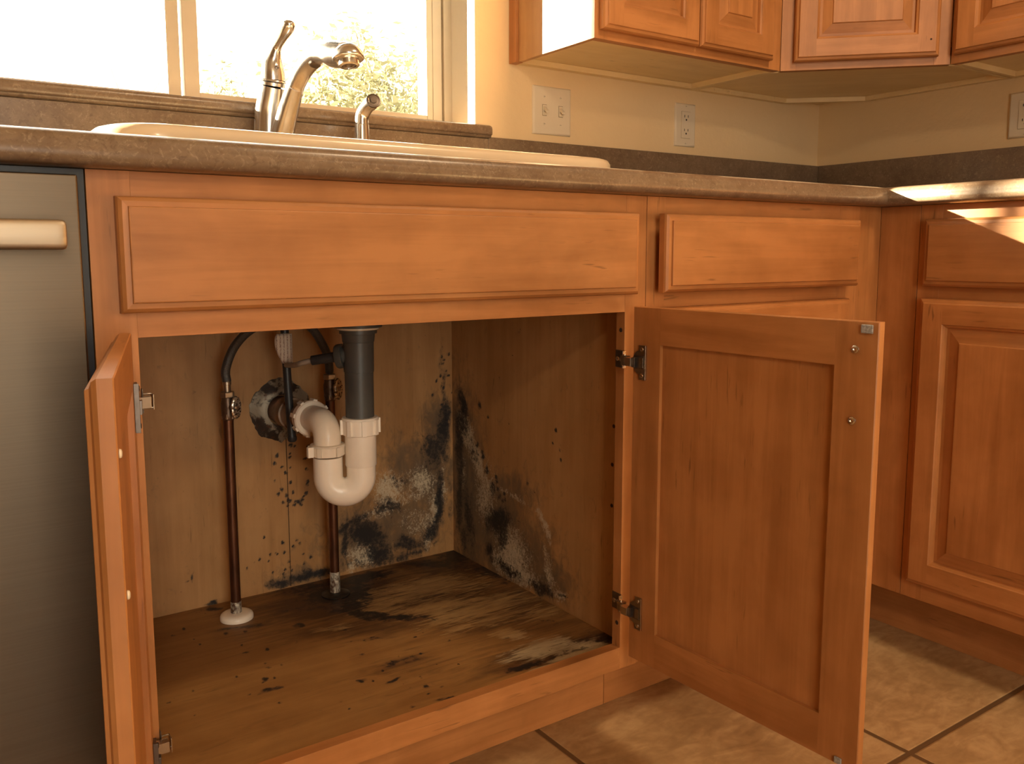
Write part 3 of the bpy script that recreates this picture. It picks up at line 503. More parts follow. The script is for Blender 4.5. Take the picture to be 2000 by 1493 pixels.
# glazed opening added behind the camera, out of view, as frontal fill
b = MB()
for xa, xb in ((-.949, -.90), (.0, .049)): b.box(xa, xb, -3.60, -3.54, .002, 2.058)
for za, zb in ((.002, .07), (2.00, 2.058)): b.box(-.90, 0, -3.60, -3.54, za, zb)
pd = structure(b.make('fill_opening', M['vinyl'], bevel=.002))
MB().box(-.90, 0, -3.574, -3.568, .07, 2.00).make('pane', M['glass'], pd)
# kitchen window
FY = .700
b = MB()
wx1 = HX1-.001
# outer frame with a groove, sill track, head
for xa, xb, ya in ((.8165, .8395, FY), (.8425, wx1, FY-.004)): b.box(xa, xb, ya, FY+.07, HZ0+.02, HZ1-.001)
b.box(.8395, .8425, FY+.004, FY+.07, HZ0+.02, HZ1-.001)
b.box(HX0+.001, HX0+.05, FY, FY+.07, HZ0+.02, HZ1-.001)
b.box(HX0+.05, .8165, FY, FY+.07, HZ1-.045, HZ1-.001)
b.box(HX0+.05, .8165, FY+.004, FY+.07, HZ0+.02, 1.079)
win = structure(b.make('window_1', M['vinyl'], bevel=.0015))
b = MB(); b.box(.286, .3135, FY-.002, FY+.024, 1.0795, HZ1-.046); b.box(.8015, .816, FY, FY+.024, 1.0795, HZ1-.046)
b.box(.3135, .8015, FY, FY+.024, 1.0795, 1.0895); b.box(.3135, .8015, FY, FY+.024, HZ1-.08, HZ1-.046)
sr = b.make('sash', M['vinyl'], win, bevel=.0012)
MB().box(.314, .801, FY+.010, FY+.014, 1.09, HZ1-.08).make('pane', M['glass'], sr)
b = MB(); b.box(.2573, .2805, FY+.002, FY+.024, 1.0795, HZ1-.046); b.box(HX0+.051, HX0+.08, FY+.002, FY+.024, 1.0795, HZ1-.046)
b.box(HX0+.08, .2573, FY+.002, FY+.024, 1.0795, 1.083); b.box(HX0+.08, .2573, FY+.002, FY+.024, HZ1-.07, HZ1-.046)
sl = b.make('sash', M['vinyl'], win, bevel=.0012)
MB().box(HX0+.081, .257, FY+.010, FY+.014, 1.083, HZ1-.07).make('pane', M['glass'], sl)

structure(MB().box(HX1-.0026, HX1-.0002, YW+.0006, FY-.0045, 1.0614, HZ1-.0005).make('bright_reveal_lining', plain('daylit_reveal_tone', (.93, .89, .80), .5, var=.01)))  # pale lining added; its colour imitates daylight glare on the reveal
# stone window ledge
b = MB(); L0, L1 = -1.3, .8932
prof = [(.697, 1.0338), (.5835, 1.0338), (.5815, 1.036), (.5808, 1.0395), (.5780, 1.0402), (.5765, 1.043), (.5765, 1.053), (.578, 1.0575), (.5815, 1.0602), (.586, 1.061), (.697, 1.061)]
n = len(prof)
ends = [(L0, 0), (L1-.006, 0), (L1-.0015, .0015), (L1, .006)]
vs = []; 
for x, ins in ends:
    for (y, z) in prof: vs.append((x, y+ins*(1 if y < .65 else 0), z-ins*(.6 if z > 1.05 else -.3 if z < 1.04 else 0)))
fs = []
for i in range(len(ends)-1):
    for k in range(n): fs.append((i*n+k, i*n+(k+1) % n, (i+1)*n+(k+1) % n, (i+1)*n+k))
fs += [tuple(range(n)), tuple((len(ends)-1)*n+k for k in range(n))[::-1]]
# notch: the ledge behind the wall face only spans the opening
b.add(vs, fs)
led = b.make('window_ledge', M['stone'], smooth=50)
tag(led, 'brown speckled stone ledge running along the bottom of the window', 'window sill')
# keep the ledge's rear part inside the opening (wall is cut there)
for v in led.data.vertices:
    if v.co.x > HX1 and v.co.y > YW-.0: v.co.y = YW-.0005
    if v.co.x < HX0 and v.co.y > YW: v.co.y = YW-.0005

# ---------------------------------------------------------------- countertop with splash
def sweep(path2, prof, name, mats, parent=None, smooth=40):
    """prof: (offset toward the room, z); path2: list of ((x,y),(nx,ny)) with mitre offset vector"""
    b = MB(); n = len(prof); vs = []
    for (px, py), (nx, ny) in path2:
        for o, z in prof: vs.append((px+nx*o, py+ny*o, z))
    fs = []
    for i in range(len(path2)-1):
        for k in range(n): fs.append((i*n+k, i*n+(k+1) % n, (i+1)*n+(k+1) % n, (i+1)*n+k))
    fs += [tuple(range(n)), tuple((len(path2)-1)*n+k for k in range(n))[::-1]]
    b.add(vs, fs); return b.make(name, mats, parent, smooth=smooth)
t = thing('countertop', 'L-shaped brown speckled stone countertop with rounded front edge and low splash', 'countertop', (0, 0, 0))
# front bullnose strip, offset measured from cabinet face
pr = [(-.05, ZT+.0005), (OV-.010, ZT+.0005), (OV-.0045, ZT+.003), (OV-.0008, ZT+.0085), (OV, ZT+.0145), (OV-.0016, ZT+.0195), (OV-.0022, ZT+.0215), (OV-.0028, ZT+.0265), (OV-.0060, ZT+.0318), (OV-.0110, ZT+.0352), (OV-.018, ZC+.0006), (OV-.024, ZC), (-.05, ZC)]
sweep([((-1.35, 0), (0, -1)), ((XC, 0), (-1, -1)), ((XC, -1.5), (-1, 0))], pr, 'rounded_edge', M['stone'], t)
# slab with the sink cut-out (strips)
b = MB(); SX0, SX1, SY0, SY1 = .045, .785, .075, .525
yb = YW-.0155
b.box(-1.35, SX0, .0495, yb, ZT+.001, ZC-.00015); b.box(SX1, CW-.0155, .0495, yb, ZT+.001, ZC-.00015)
b.box(SX0, SX1, .0495, SY0, ZT+.001, ZC-.00015); b.box(SX0, SX1, SY1, yb, ZT+.001, ZC-.00015)
b.box(XC+.0495, CW-.0155, -1.5, .0495, ZT+.001, ZC-.00015)
b.make('slab', M['stone'], t)
b = MB(); ZB = 1.0368
b.box(-1.35, .886, YW-.015, YW-.0005, ZC+.0003, 1.0333); b.box(.886, CW-.0005, YW-.015, YW-.0005, ZC+.0003, ZB)
b.make('backsplash', M['stone'], t, bevel=.0015)
MB().box(CW-.015, CW-.0005, -1.5, YW-.0155, ZC+.0003, ZB).make('backsplash', M['stone'], t, bevel=.0015)

# ---------------------------------------------------------------- sink base cabinet
t = thing('sink_base_cabinet', 'maple sink base cabinet standing open with mouldy interior and wide false drawer front', 'cabinet', (0, 0, 0))
SB = t
b = MB(); SW = .0431
b.box(0, SW, 0, FF, .114, ZT, 1); b.box(W-SW, W-.0006, 0, FF, .114, ZT, 1)
b.box(SW, W-SW, .0002, FF, .835, ZT, 0); b.box(SW, W-SW, .0002, FF, .6975, .74, 0); b.box(SW, W-SW, .0002, FF, .114, .1505, 0)
b.make('face_frame', [M['wx'], M['wz']], t, bevel=.0003)
drawer_front('false_drawer_front', t, .0258, .7678, .7250, .8487, -.0205, label='wide blank false drawer front')
b = MB(); b.box(0, .0126, FF+.0002, YB+.006, .114, ZT); b.box(0, .0126, TR+.0125, YB+.006, .0005, .1139); b.make('side_panel', M['caveside'], t)
grid_panel('side_panel', (.783, FF+.0002, ZFL), (0, YB-FF-.0002, 0), (0, 0, ZT-ZFL), 160, 210, 'side', M['mside'], t, .0120)
grid_panel('back_panel', (.0126, YB, ZFL), (.783-.0126, 0, 0), (0, 0, .72-ZFL), 220, 170, 'back', M['mback'], t, .006, -1)
grid_panel('cabinet_floor', (.0128, FF+.0004, ZFL), (.7698, 0, 0), (0, YB-FF-.0006, 0), 230, 165, 'floor', M['mfloor'], t, .011, -1)
b = MB(); b.box(.0126, W-.0006, TR, TR+.012, .0006, .1295); b.make('toe_kick', [M['wx']], t)
# cleat strip along the floor in the back, shelf pin and hinge holes
for (y, z) in ((.056, .5043), (.0585, .4389), (.0585, .3689)):
    MB().lathe((.7829, y, z), (-1, 0, 0), [(0, .0034), (.0004, .0030)], 12).make('pin_hole', M['hole'], t)
for (y, z) in ((.0085, .6688), (.0080, .1905)):
    MB().lathe((W-SW-.0001, y, z), (-1, 0, 0), [(0, .0036), (.0005, .0032)], 14).make('screw_hole', M['hole'], t)
MB().box(.4115, .4126, YB-.0010, YB-.0002, ZFL+.002, .44).make('panel_seam', M['hole'], t)

# right door, swung wide open
LR, ZD0, ZD1 = .3928, .1494, .7079
d = door('door', t, LR, ZD0, ZD1, (.7453, -.0278, 0), math.pi/2+.0457, mirror=True, label='right door swung wide open, plain inner side showing')
DR = d
def hinge(x, z, d, link=True):
    """concealed hinge on a door's inner face (local y=0 is the inner face); d = local x direction towards the pivot"""
    b = MB()
    b.box(x-.0072*d, x+.006*d, .0002, .0022, z-.0262, z+.0262, 0)
    pts = [(x+.004*d+.0155*math.sin(math.pi*k/12)*d, z+.0185*math.cos(math.pi*k/12)) for k in range(13)]
    v0 = [(p[0], .0002, p[1]) for p in pts]+[(p[0], .0020, p[1]) for p in pts]; n_ = len(pts)
    b.add(v0, [tuple(range(n_)), tuple(range(2*n_-1, n_-1, -1))]+[(i, (i+1) % n_, n_+(i+1) % n_, n_+i) for i in range(n_)], 0)
    for dz in (-.020, .020): b.lathe((x-.0005*d, .0022, z+dz), (0, 1, 0), [(0, .0036), (.001, .0034), (.0016, .0022)], 14, 1)
    b.box(x+.016*d, x-.0045*d, .0020, .0026, z-.0100, z+.0100, 2)
    b.box(x+.003*d, x-.005*d, .0024, .0048, z-.0075, z+.0075, 0)
    b.box(x-.0072*d, x-.0086*d, .0002, .0034, z-.0262, z+.0262, 1)
    if not link: return b
    b.box(x+.0260*d, x+.0135*d, .0040, .0125, z-.0062, z+.0062, 1)
    b.box(x+.0145*d, x+.0080*d, .0024, .0095, z-.0075, z+.0075, 2)
    return b
# arms and frame clips are built in world space and parented to the door
def frame_clip(b, xw, z, s=1):
    """clip on the stile's inner edge; s=+1 for the right side of the opening"""
    b.box(xw-.0006*s-.0012*s, xw-.0002*s, -.0035, .0185, z-.0135, z+.0135, 2)
    b.box(xw-.0075*s, xw-.0008*s, -.0052, -.0032, z-.0135, z+.0135, 1)
    for yy in (.004, .0125): b.lathe((xw-.0018*s, yy, z), (-s, 0, 0), [(0, .0040), (.0012, .0038), (.0018, .0026)], 14, 1)
    b.box(xw-.0125*s, xw-.0030*s, -.0175, -.0052, z-.0075, z+.0075, 0)
    for dz in (-.0085, .0085): b.lathe((xw-.0085*s, -.0105, z+dz-.001), (0, 0, 1), [(0, .0024), (.002, .0024)], 10, 1)
    b.box(xw-.0160*s, xw-.0070*s, -.0290, -.0165, z-.0058, z+.0058, 1)
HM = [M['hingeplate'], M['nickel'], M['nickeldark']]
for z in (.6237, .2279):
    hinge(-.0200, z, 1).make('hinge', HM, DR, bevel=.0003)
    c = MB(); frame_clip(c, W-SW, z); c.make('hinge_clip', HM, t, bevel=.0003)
b = MB(); b.box(-LR+.0065, -LR+.0215, .0002, .0030, .6940, .7045); b.make('bumper_pad', M['pad'], DR, bevel=.0012)
for z in (.6743, .5882):
    b = MB(); b.lathe((-LR+.0285, .0002, z), (0, 1, 0), [(0, .0050), (.0012, .0047), (.0020, .0034), (.0021, .0018), (.0012, .0010)], 16); b.make('screw', M['chromescrew'], DR, smooth=40)
b = MB(); b.box(-LR+.020, -LR+.030, .0002, .0030, .1515, .1600); b.make('bumper_pad', M['pad'], DR, bevel=.0012)
# left door, open at a right angle with its edge towards the camera
LL = .359
DL = door('door', t, LL, ZD0, .7049, (.0324, -.0203, 0), -(math.pi/2+.2224), t=.0195, label='left door swung open, narrow edge towards the viewer')
for z in (.628, .2285):
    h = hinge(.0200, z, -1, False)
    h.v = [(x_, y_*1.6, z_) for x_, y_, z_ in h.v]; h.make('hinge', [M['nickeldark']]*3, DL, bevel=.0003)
    c = MB(); c.box(SW+.0002, SW+.0014, -.0035, .0185, z-.0135, z+.0135, 2)
    c.box(SW-.006, SW+.0068, -.0170, -.0060, z-.0062, z+.0062, 1)
    c.box(SW+.0090, SW+.0102, -.0150, -.0020, z-.0085, z+.0085, 1); c.box(SW+.0014, SW+.0092, -.0035, -.0022, z+.0072, z+.0085, 1); c.box(SW+.0014, SW+.0092, -.0035, -.0022, z-.0085, z-.0072, 1)
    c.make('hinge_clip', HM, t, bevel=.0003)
for z in (.650, .5475):
    b = MB(); b.lathe((LL-.012, .0002, z), (0, 1, 0), [(0, .0034), (.0014, .0030), (.0020, .0015)], 14); b.make('bumper_dot', M['plate'], DL, smooth=40)
# ---------------------------------------------------------------- drawer cabinet right of the sink cabinet
t = thing('drawer_base_cabinet', 'maple base cabinet between sink cabinet and corner, with one drawer slightly pulled out', 'cabinet', (W, 0, 0))
X1 = XC-W
b = MB()
b.box(.0006, .0400, 0, FF, .114, ZT, 1); b.box(.4950, .5560, 0, FF, .114, ZT, 1); b.box(.5565, X1-.0001, 0, FF, .114, ZT, 1)
for za, zb in ((.835, ZT), (.690, .74), (.114, .1505)): b.box(.0400, .4950, .0002, FF, za, zb, 0)
b.make('face_frame', [M['wx'], M['wz']], t, bevel=.0003)
drawer_front('drawer_front', t, .0118, .5160, .7265, .8485, -.0360, label='drawer front sitting slightly proud of the frame')
b = MB(); b.box(.045, .49, -.0155, .45, .742, .833); b.make('drawer_box', M['pale'], t)
door('door', t, .5040, .1500, .7020, (.0118, -.0006, 0))
b = MB(); b.box(.0006, .0126, FF, YB, .114, ZT); b.make('side_panel', M['caveside'], t)
b = MB(); b.box(X1-.013, X1-.001, FF, YB, .114, ZT); b.make('side_panel', M['caveside'], t)
MB().box(.0127, X1-.0131, FF, YB, .129, .1405).make('bottom_panel', M['pale'], t)
b = MB(); b.box(.0006, X1+TR-.001, TR, TR+.012, .0006, .1285); b.make('toe_kick', M['wx'], t)

# ---------------------------------------------------------------- corner filler and right run (local x -> world -y)
def right_thing(name, label, cat, y, group=None): return thing(name, label, cat, (XC, y, 0), -math.pi/2, group)
t = right_thing('corner_filler', 'plain maple filler strip in the inside corner of the base cabinets', 'cabinet filler', 0)
b = MB(); b.box(.0001, .0809, 0, FF, .114, ZT); b.make('filler_board', M['wz'], t, bevel=.0006)
def base_right(y, width, label):
    t = right_thing('base_cabinet', label, 'cabinet', y)
    b = MB(); b.box(.0006, .042, 0, FF, .114, ZT, 1); b.box(width-.042, width-.0006, 0, FF, .114, ZT, 1)
    for za, zb in ((.835, ZT), (.690, .74), (.114, .1505)): b.box(.042, width-.042, .0002, FF, za, zb, 0)
    b.make('face_frame', [M['wx'], M['wz']], t, bevel=.0003)
    drawer_front('drawer_front', t, .0165, width-.0165, .7250, .8495, -.0206)
    door('door', t, width-.033, .1500, .7025, (.0165, -.0006, 0))
    for xa in (.0006, width-.013): MB().box(xa, xa+.012, FF, .58, .114, ZT).make('side_panel', M['caveside'], t)
    MB().box(-.1680 if y > -.2 else 0.0006, width-.0006, TR, TR+.012, .0006, .1285).make('toe_kick', M['wx'], t)
base_right(-.0815, .46, 'maple base cabinet right of the inside corner, sunlit patch on its drawer')
base_right(-.5420, .46, 'maple base cabinet farther along the right-hand run')

# ---------------------------------------------------------------- dishwasher
t = thing('dishwasher', 'stainless dishwasher with wide bar handle left of the sink cabinet', 'dishwasher', (-.6200, 0, 0))
DW = .6200
b = MB()
b.box(.010, DW-.0105, -.0220, -.0010, .118, .8680)
b.make('door', M['steel'], t, bevel=.0022, seg=3)
b = MB(); b.box(.0015, DW-.0015, .0000, .56, .100, .8755); b.make('tub', M['dwblack'], t)
b = MB(); b.box(.0080, DW-.006, -.0008, -.0001, .120, .8720); b.make('gasket', M['black'], t)
b = MB(); b.box(.004, DW-.004, .05, .06, .002, .099); b.make('toe_panel', M['dwblack'], t)
# handle: flattened bar with rounded tips, lying just off the door
b = MB(); vs = []; NS = 13
hx = [.045, .0475, .052, .060, .09]+[DW/2]+[DW-.0585-.0, DW-.0375, DW-.0330, DW-.0300, DW-.0290]
hs = [.55, .86, .97, 1, 1, 1, 1, 1, .985, .93, .78]
prof = []
for k in range(20):
    a = 2*math.pi*k/20; c, s_ = math.cos(a), math.sin(a)
    prof.append((-.0585+.0085*math.copysign(abs(c)**.6, c), .8068+.0146*math.copysign(abs(s_)**.45, s_)))
for x, q in zip(hx, hs):
    for (y, z) in prof: vs.append((x, -.0585+(y+.0585)*q, .8068+(z-.8068)*q))
fs = []
for i in range(len(hx)-1):
    for k in range(20): fs.append((i*20+k, i*20+(k+1) % 20, (i+1)*20+(k+1) % 20, (i+1)*20+k))
fs += [tuple(range(20)), tuple((len(hx)-1)*20+k for k in range(20))[::-1]]
b.add(vs, fs)
for x in (.075, DW-.075): b.box(x-.012, x+.012, -.0515, -.0222, .798, .8155)
b.make('handle', M['steelh'], t, smooth=50)
t = thing('base_cabinet', 'maple base cabinet left of the dishwasher', 'cabinet', (-1.35, 0, 0))
b = MB(); b.box(0, .042, 0, FF, .114, ZT, 1); b.box(.686, .7285, 0, FF, .114, ZT, 1)
for za, zb in ((.835, ZT), (.690, .74), (.114, .1505)): b.box(.042, .686, .0002, FF, za, zb, 0)
b.make('face_frame', [M['wx'], M['wz']], t, bevel=.0003)
drawer_front('drawer_front', t, .0265, .702, .725, .8485, -.0205)
door('door', t, .336, .150, .7025, (.0265, -.0006, 0)); door('door', t, .336, .150, .7025, (.3655, -.0006, 0))
for xa in (0, .7165): MB().box(xa, xa+.012, FF, YB, .114, ZT).make('side_panel', M['caveside'], t)
MB().box(0, .7285, TR, TR+.012, .0006, .1285).make('toe_kick', M['wx'], t)

# ---------------------------------------------------------------- wall cabinets
ZU, UD, CN, ZUT = 1.1991, .2782, .5323, 1.86
UF = YW-UD; UX = .9571; UX1 = CW-CN
t = thing('wall_cabinet', 'maple wall cabinet beside the window, its side blazing in sunlight', 'wall cabinet', (UX, UF, 0))
w = UX1-UX
b = MB(); b.box(0, .033, 0, FF, ZU, ZUT, 1); b.box(w-.040, w-.0006, 0, FF, ZU, ZUT, 1)
b.box(.033, w-.040, .0002, FF, ZU, ZU+.036, 0); b.box(.033, w-.040, .0002, FF, ZUT-.04, ZUT, 0); b.box(.25, .29, .0002, FF, ZU+.036, ZUT-.04, 1)
b.make('face_frame', [M['wx'], M['wz']], t, bevel=.0003)
b = MB(); b.box(0, .012, FF, UD-.027, ZU, ZUT, 0); b.make('side_panel', [M['caveside']], t, bevel=.0004)
b = MB(); b.box(-.0075, .012, UD-.0265, UD-.0008, ZU-.001, ZUT, 0); b.make('scribe_strip', [M['wz']], t, bevel=.001)
b = MB(); b.box(w-.0126, w-.0006, FF, UD-.0008, ZU, ZUT, 0); b.make('side_panel', [M['paley']], t)
b = MB(); b.box(.012, w-.0126, FF, UD-.0008, ZU+.0125, ZU+.0225); b.make('bottom_panel', [M['pale']], t)
b = MB(); b.box(.012, w-.0126, UD-.020, UD-.0008, ZU+.0002, ZU+.0120); b.make('hanging_rail', [M['pale']], t)
door('door', t, .2620, ZU+.0165, ZUT-.015, (.0105, -.0006, 0)); door('door', t, .2330, ZU+.0165, ZUT-.015, (.2760, -.0006, 0))
# corner cabinet with a diagonal face
t = thing('corner_wall_cabinet', 'maple corner wall cabinet with diagonal single door over the countertop corner', 'wall cabinet', (UX1, UF, 0), -math.pi/4)
LD = math.hypot(CN-UD, CN-UD); c45 = math.sqrt(.5)
def loc45(x, y):  # world -> local
    dx, dy = x-UX1, y-UF; return (dx*c45-dy*c45, dx*c45+dy*c45)
b = MB(); b.box(.0006, .034, 0, FF, ZU, ZUT, 1); b.box(LD-.034, LD-.0006, 0, FF, ZU, ZUT, 1)
b.box(.034, LD-.034, .0002, FF, ZU, ZU+.036, 0); b.box(.034, LD-.034, .0002, FF, ZUT-.04, ZUT, 0)
b.make('face_frame', [M['wx'], M['wz']], t, bevel=.0003)
def prism45(pts, z0, z1, name, m):
    q = [loc45(*p) for p in pts]; n = len(q); b = MB()
    b.add([(x, y, z0) for x, y in q]+[(x, y, z1) for x, y in q], [tuple(range(n))[::-1], tuple(range(n, 2*n))]+[(i, (i+1) % n, n+(i+1) % n, n+i) for i in range(n)])
    return b.make(name, m, t)
e = .0008; f2 = FF*math.sqrt(2)
pA, pB, pC, pD, pE = (UX1+e+FF, UF+e+.0), (UX1+e, UF+.001), (UX1+e, YW-e), (CW-e, YW-e), (CW-e, YW-CN+e)
pF = (CW-UD+.001, YW-CN+e)
off = f2*1.02
prism45([(UX1+e, UF+off), (UX1+e, YW-e), (CW-e, YW-e), (CW-e, YW-CN+e), (CW-UD+off, YW-CN+e)], ZU+.0125, ZU+.0225, 'bottom_panel', M['pale'])
prism45([(UX1+e, UF+off), (UX1+e, YW-e), (UX1+.012, YW-e), (UX1+.012, UF+off-.012)], ZU+.0002, ZU+.0124, 'side_panel', M['paley'])
prism45([(CW-UD+off, YW-CN+e), (CW-e, YW-CN+e), (CW-e, YW-CN+.012), (CW-UD+off-.012, YW-CN+.012)], ZU+.0002, ZU+.0124, 'side_panel', M['paley'])
prism45([(UX1+.0125, YW-.018), (UX1+.0125, YW-e), (1.876, YW-e), (1.876-.018*.4, YW-.018)], ZU+.0002, ZU+.0122, 'hanging_rail', M['pale'])
prism45([(CW-.018, YW-CN+.0125), (CW-e, YW-CN+.0125), (CW-e, .4355), (CW-.018, .4355+.018*.4)], ZU+.0002, ZU+.0122, 'hanging_rail', M['paley'])
prism45([(1.869, YW-.018), (1.876, YW-.0022), (CW-.0022, .4365), (CW-.018, .4430)], ZU+.0004, ZU+.0122, 'corner_brace', M['pale'])
prism45([(UX1+e, UF+off), (UX1+e, YW-e), (CW-e, YW-e), (CW-e, YW-CN+e), (CW-UD+off, YW-CN+e)], ZU+.04, ZUT, 'carcass', M['cav'])
door('door', t, LD-.0560, ZU+.0165, ZUT-.015, (.0280, -.0006, 0))
b = MB(); b.lathe((LD-.0475, -.0208, 1.2500), (0, -1, 0), [(0, .0022), (.0004, .0020)], 10); b.make('knot_hole', M['hole'], t)
# right run wall cabinet
t = thing('wall_cabinet', 'maple wall cabinet on the right-hand wall at the photo edge', 'wall cabinet', (CW-UD, YW-CN, 0), -math.pi/2)
w = .60
b = MB(); b.box(.0012, .040, 0, FF, ZU, ZUT, 1); b.box(w-.04, w, 0, FF, ZU, ZUT, 1)
b.box(.040, w-.04, .0002, FF, ZU, ZU+.036, 0); b.box(.040, w-.04, .0002, FF, ZUT-.04, ZUT, 0); b.make('face_frame', [M['wx'], M['wz']], t, bevel=.0003)
b = MB(); b.box(.0034, .0150, FF, UD-.0008, ZU, ZUT, 0); b.make('side_panel', [M['paley']], t)
b = MB(); b.box(w-.012, w, FF, UD-.0008, ZU, ZUT, 0); b.make('side_panel', [M['paley']], t)
b = MB(); b.box(.0150, w-.012, FF, UD-.0008, ZU+.0125, ZU+.0225); b.make('bottom_panel', [M['pale']], t)
b = MB(); b.box(.0152, w-.0122, UD-.020, UD-.0008, ZU+.0002, ZU+.0120); b.make('hanging_rail', [M['pale']], t)
door('door', t, .2750, ZU+.0165, ZUT-.015, (.0120, -.0006, 0)); door('door', t, .2750, ZU+.0165, ZUT-.015, (.2900, -.0006, 0))
# under-side shadow gap strip
# ---------------------------------------------------------------- sink
def rrect(x0, x1, y0, y1, r, n=8):
    out = []
    for cx, cy, a0 in ((x1-r, y1-r, 0), (x0+r, y1-r, 90), (x0+r, y0+r, 180), (x1-r, y0+r, 270)):
        for k in range(n+1): a = math.radians(a0+90*k/n); out.append((cx+r*math.cos(a), cy+r*math.sin(a)))
    return out
t = thing('kitchen_sink', 'cream drop-in kitchen sink whose raised rim shows above the countertop edge', 'sink', (0, 0, 0))
b = MB()
rings = [(.0290, .8020, .0480, .5740, .075, ZC+.0004), (.0280, .8030, .0470, .5750, .076, ZC+.0060), (.0290, .8020, .0480, .5740, .075, .9285), (.0330, .7980, .0520, .5700, .071, .9345), (.0400, .7910, .0590, .5630, .064, .9365), (.0600, .7710, .0790, .4360, .045, .9350), (.0660, .7650, .0850, .4300, .040, .9290),
         (.0700, .7610, .0890, .4260, .040, .90), (.0780, .7530, .0960, .4180, .045, .75), (.095, .736, .113, .401, .05, .7220), (.20, .60, .2, .36, .04, .7180)]
n = None
for i, (x0, x1, y0, y1, r, z) in enumerate(rings):
    pts = rrect(x0, x1, y0, y1, r); n = len(pts); b.v += [(x, y, z) for x, y in pts]
for i in range(len(rings)-1):
    for k in range(n): b.f.append([i*n+k, i*n+(k+1) % n, (i+1)*n+(k+1) % n, (i+1)*n+k]); b.m.append(0)
b.f.append([(len(rings)-1)*n+k for k in range(n)]); b.m.append(0)
b.make('basin', M['sinkcomp'], t, smooth=50)
# outer underside shell of the bowl, hanging through the worktop
TX, TY = .4455, .3100
b = MB(); b.lathe((TX, TY, .7165), (0, 0, -1), [(0, .050), (.012, .050), (.016, .046), (.030, .044), (.036, .0405)], 32); b.make('strainer_cup', M['black'], t, smooth=40)
b = MB(); b.lathe((TX, TY, .6800), (0, 0, -1), [(0, .0400), (.010, .0400), (.0120, .0395), (.0122, .0330)], 32); b.make('strainer_nut', M['greypipe'], t, smooth=40)
b = MB(); b.lathe((TX, TY, .6675), (0, 0, -1), [(0, .0345), (.0025, .0345), (.0035, .0330)], 32); b.make('washer', M['plate'], t, smooth=40)

# ---------------------------------------------------------------- faucet
t = thing('faucet', 'brushed nickel kitchen faucet with tall lever and arched spout behind the sink', 'faucet', (0, 0, 0))
base_z = .9362
pts = [(.3850, .5385, base_z), (.3850, .5385, .960), (.3852, .5380, 1.000), (.3862, .5345, 1.035), (.3882, .5270, 1.0600), (.3898, .5205, 1.0800)]
b = MB(); b.tube(smooth_path(pts, 6), smooth_vals([.0270, .0250, .0246, .0240, .0228, .0216], 6), 36)
b.make('body', M['faucet'], t, smooth=60)
ca = Vector((.0013, -.0055, .0080)).normalized(); cc = Vector((.3898, .5204, 1.0804))
b = MB(); b.lathe(cc, (.05, -.2, 1), [(0, .0190), (.0006, .0212), (.0060, .0214), (.0066, .0200)], 36); b.make('collar', M['faucet'], t, smooth=40)
b = MB(); b.lathe((.3902, .5190, 1.0872), (.05, -.17, 1), [(0, .0214), (.0010, .0226), (.0024, .0222), (.0040, .0212)], 36)
pts = [(.3903, .5186, 1.0885), (.3904, .5184, 1.1000), (.3906, .5178, 1.1152), (.3919, .5125, 1.1304), (.3938, .5047, 1.1446), (.3977, .4892, 1.1575), (.4012, .4750, 1.1690), (.4033, .4668, 1.1765), (.4040, .4645, 1.1808), (.4042, .4640, 1.1822)]
b.tube(smooth_path(pts, 6), smooth_vals([.0214, .0208, .0184, .0126, .0086, .0090, .0116, .0108, .0070, .0020], 6), 30); b.make('lever', M['faucet'], t, smooth=60)
b = MB(); d = Vector((-.10, -.99, .12)).normalized(); c0 = Vector((.3925, .5160, 1.1070)); b.lathe(c0+d*.0178, d, [(0, .0036), (.0020, .0034), (.0024, .0022)], 16, sx=1); b.make('set_screw_cap', M['nickeldark'], t, smooth=40)
# spout
sp = [(.3885, .5240, base_z+.004), (.3920, .5110, .966), (.3962, .4949, .998), (.4006, .4775, 1.0335), (.4038, .4650, 1.0550), (.4062, .4553, 1.0700)]
b = MB(); P = smooth_path(sp, 6); b.tube(P, smooth_vals([.0235, .0215, .0196, .0176, .0160, .0148], 6), 30); b.make('spout_base', M['faucet'], t, smooth=60)
sp = [(.4064, .4546, 1.0710), (.4078, .4490, 1.0780), (.4122, .4310, 1.0950), (.4176, .4094, 1.1080), (.4229, .3886, 1.1145), (.4286, .3658, 1.1130), (.4330, .3470, 1.1080), (.4385, .3240, 1.1030)]
b = MB(); b.tube(smooth_path(sp, 6), smooth_vals([.0148, .0150, .0158, .0170, .0184, .0200, .0214, .0200], 6), 30)
d = Vector((.01, -.19, -1)).normalized(); c0 = Vector((.4410, .3130, 1.0945))
b.lathe(c0, -d, [(-.0005, .0238), (.0008, .0254), (.0040, .0255), (.0100, .0240), (.0160, .0205), (.0210, .0150), (.0238, .0078), (.0245, .0010)], 36)
b.make('spray_head', M['faucet'], t, smooth=60)
b = MB(); b.lathe(c0, d, [(-.002, .0225), (.0012, .0222), (.0018, .0170), (.0095, .0166), (.0105, .0155), (.0107, .0115), (.0080, .0110)], 32); b.make('nozzle', M['faucet'], t, smooth=40)
b = MB(); b.lathe(c0+d*.0078, d, [(0, .0108), (.0018, .0105), (.0024, .0060), (.0010, .0055)], 24); b.make('aerator', M['nickeldark'], t, smooth=40)
b = MB(); d2 = Vector((-.30, -.35, -.85)).normalized(); c1 = Vector((.4205, .3950, 1.1110)); b.lathe(c1+d2*.0140, d2, [(0, .0085), (.0028, .0070), (.0034, .0035)], 18, sx=1.3); b.make('spray_button', M['nickeldark'], t, smooth=50)

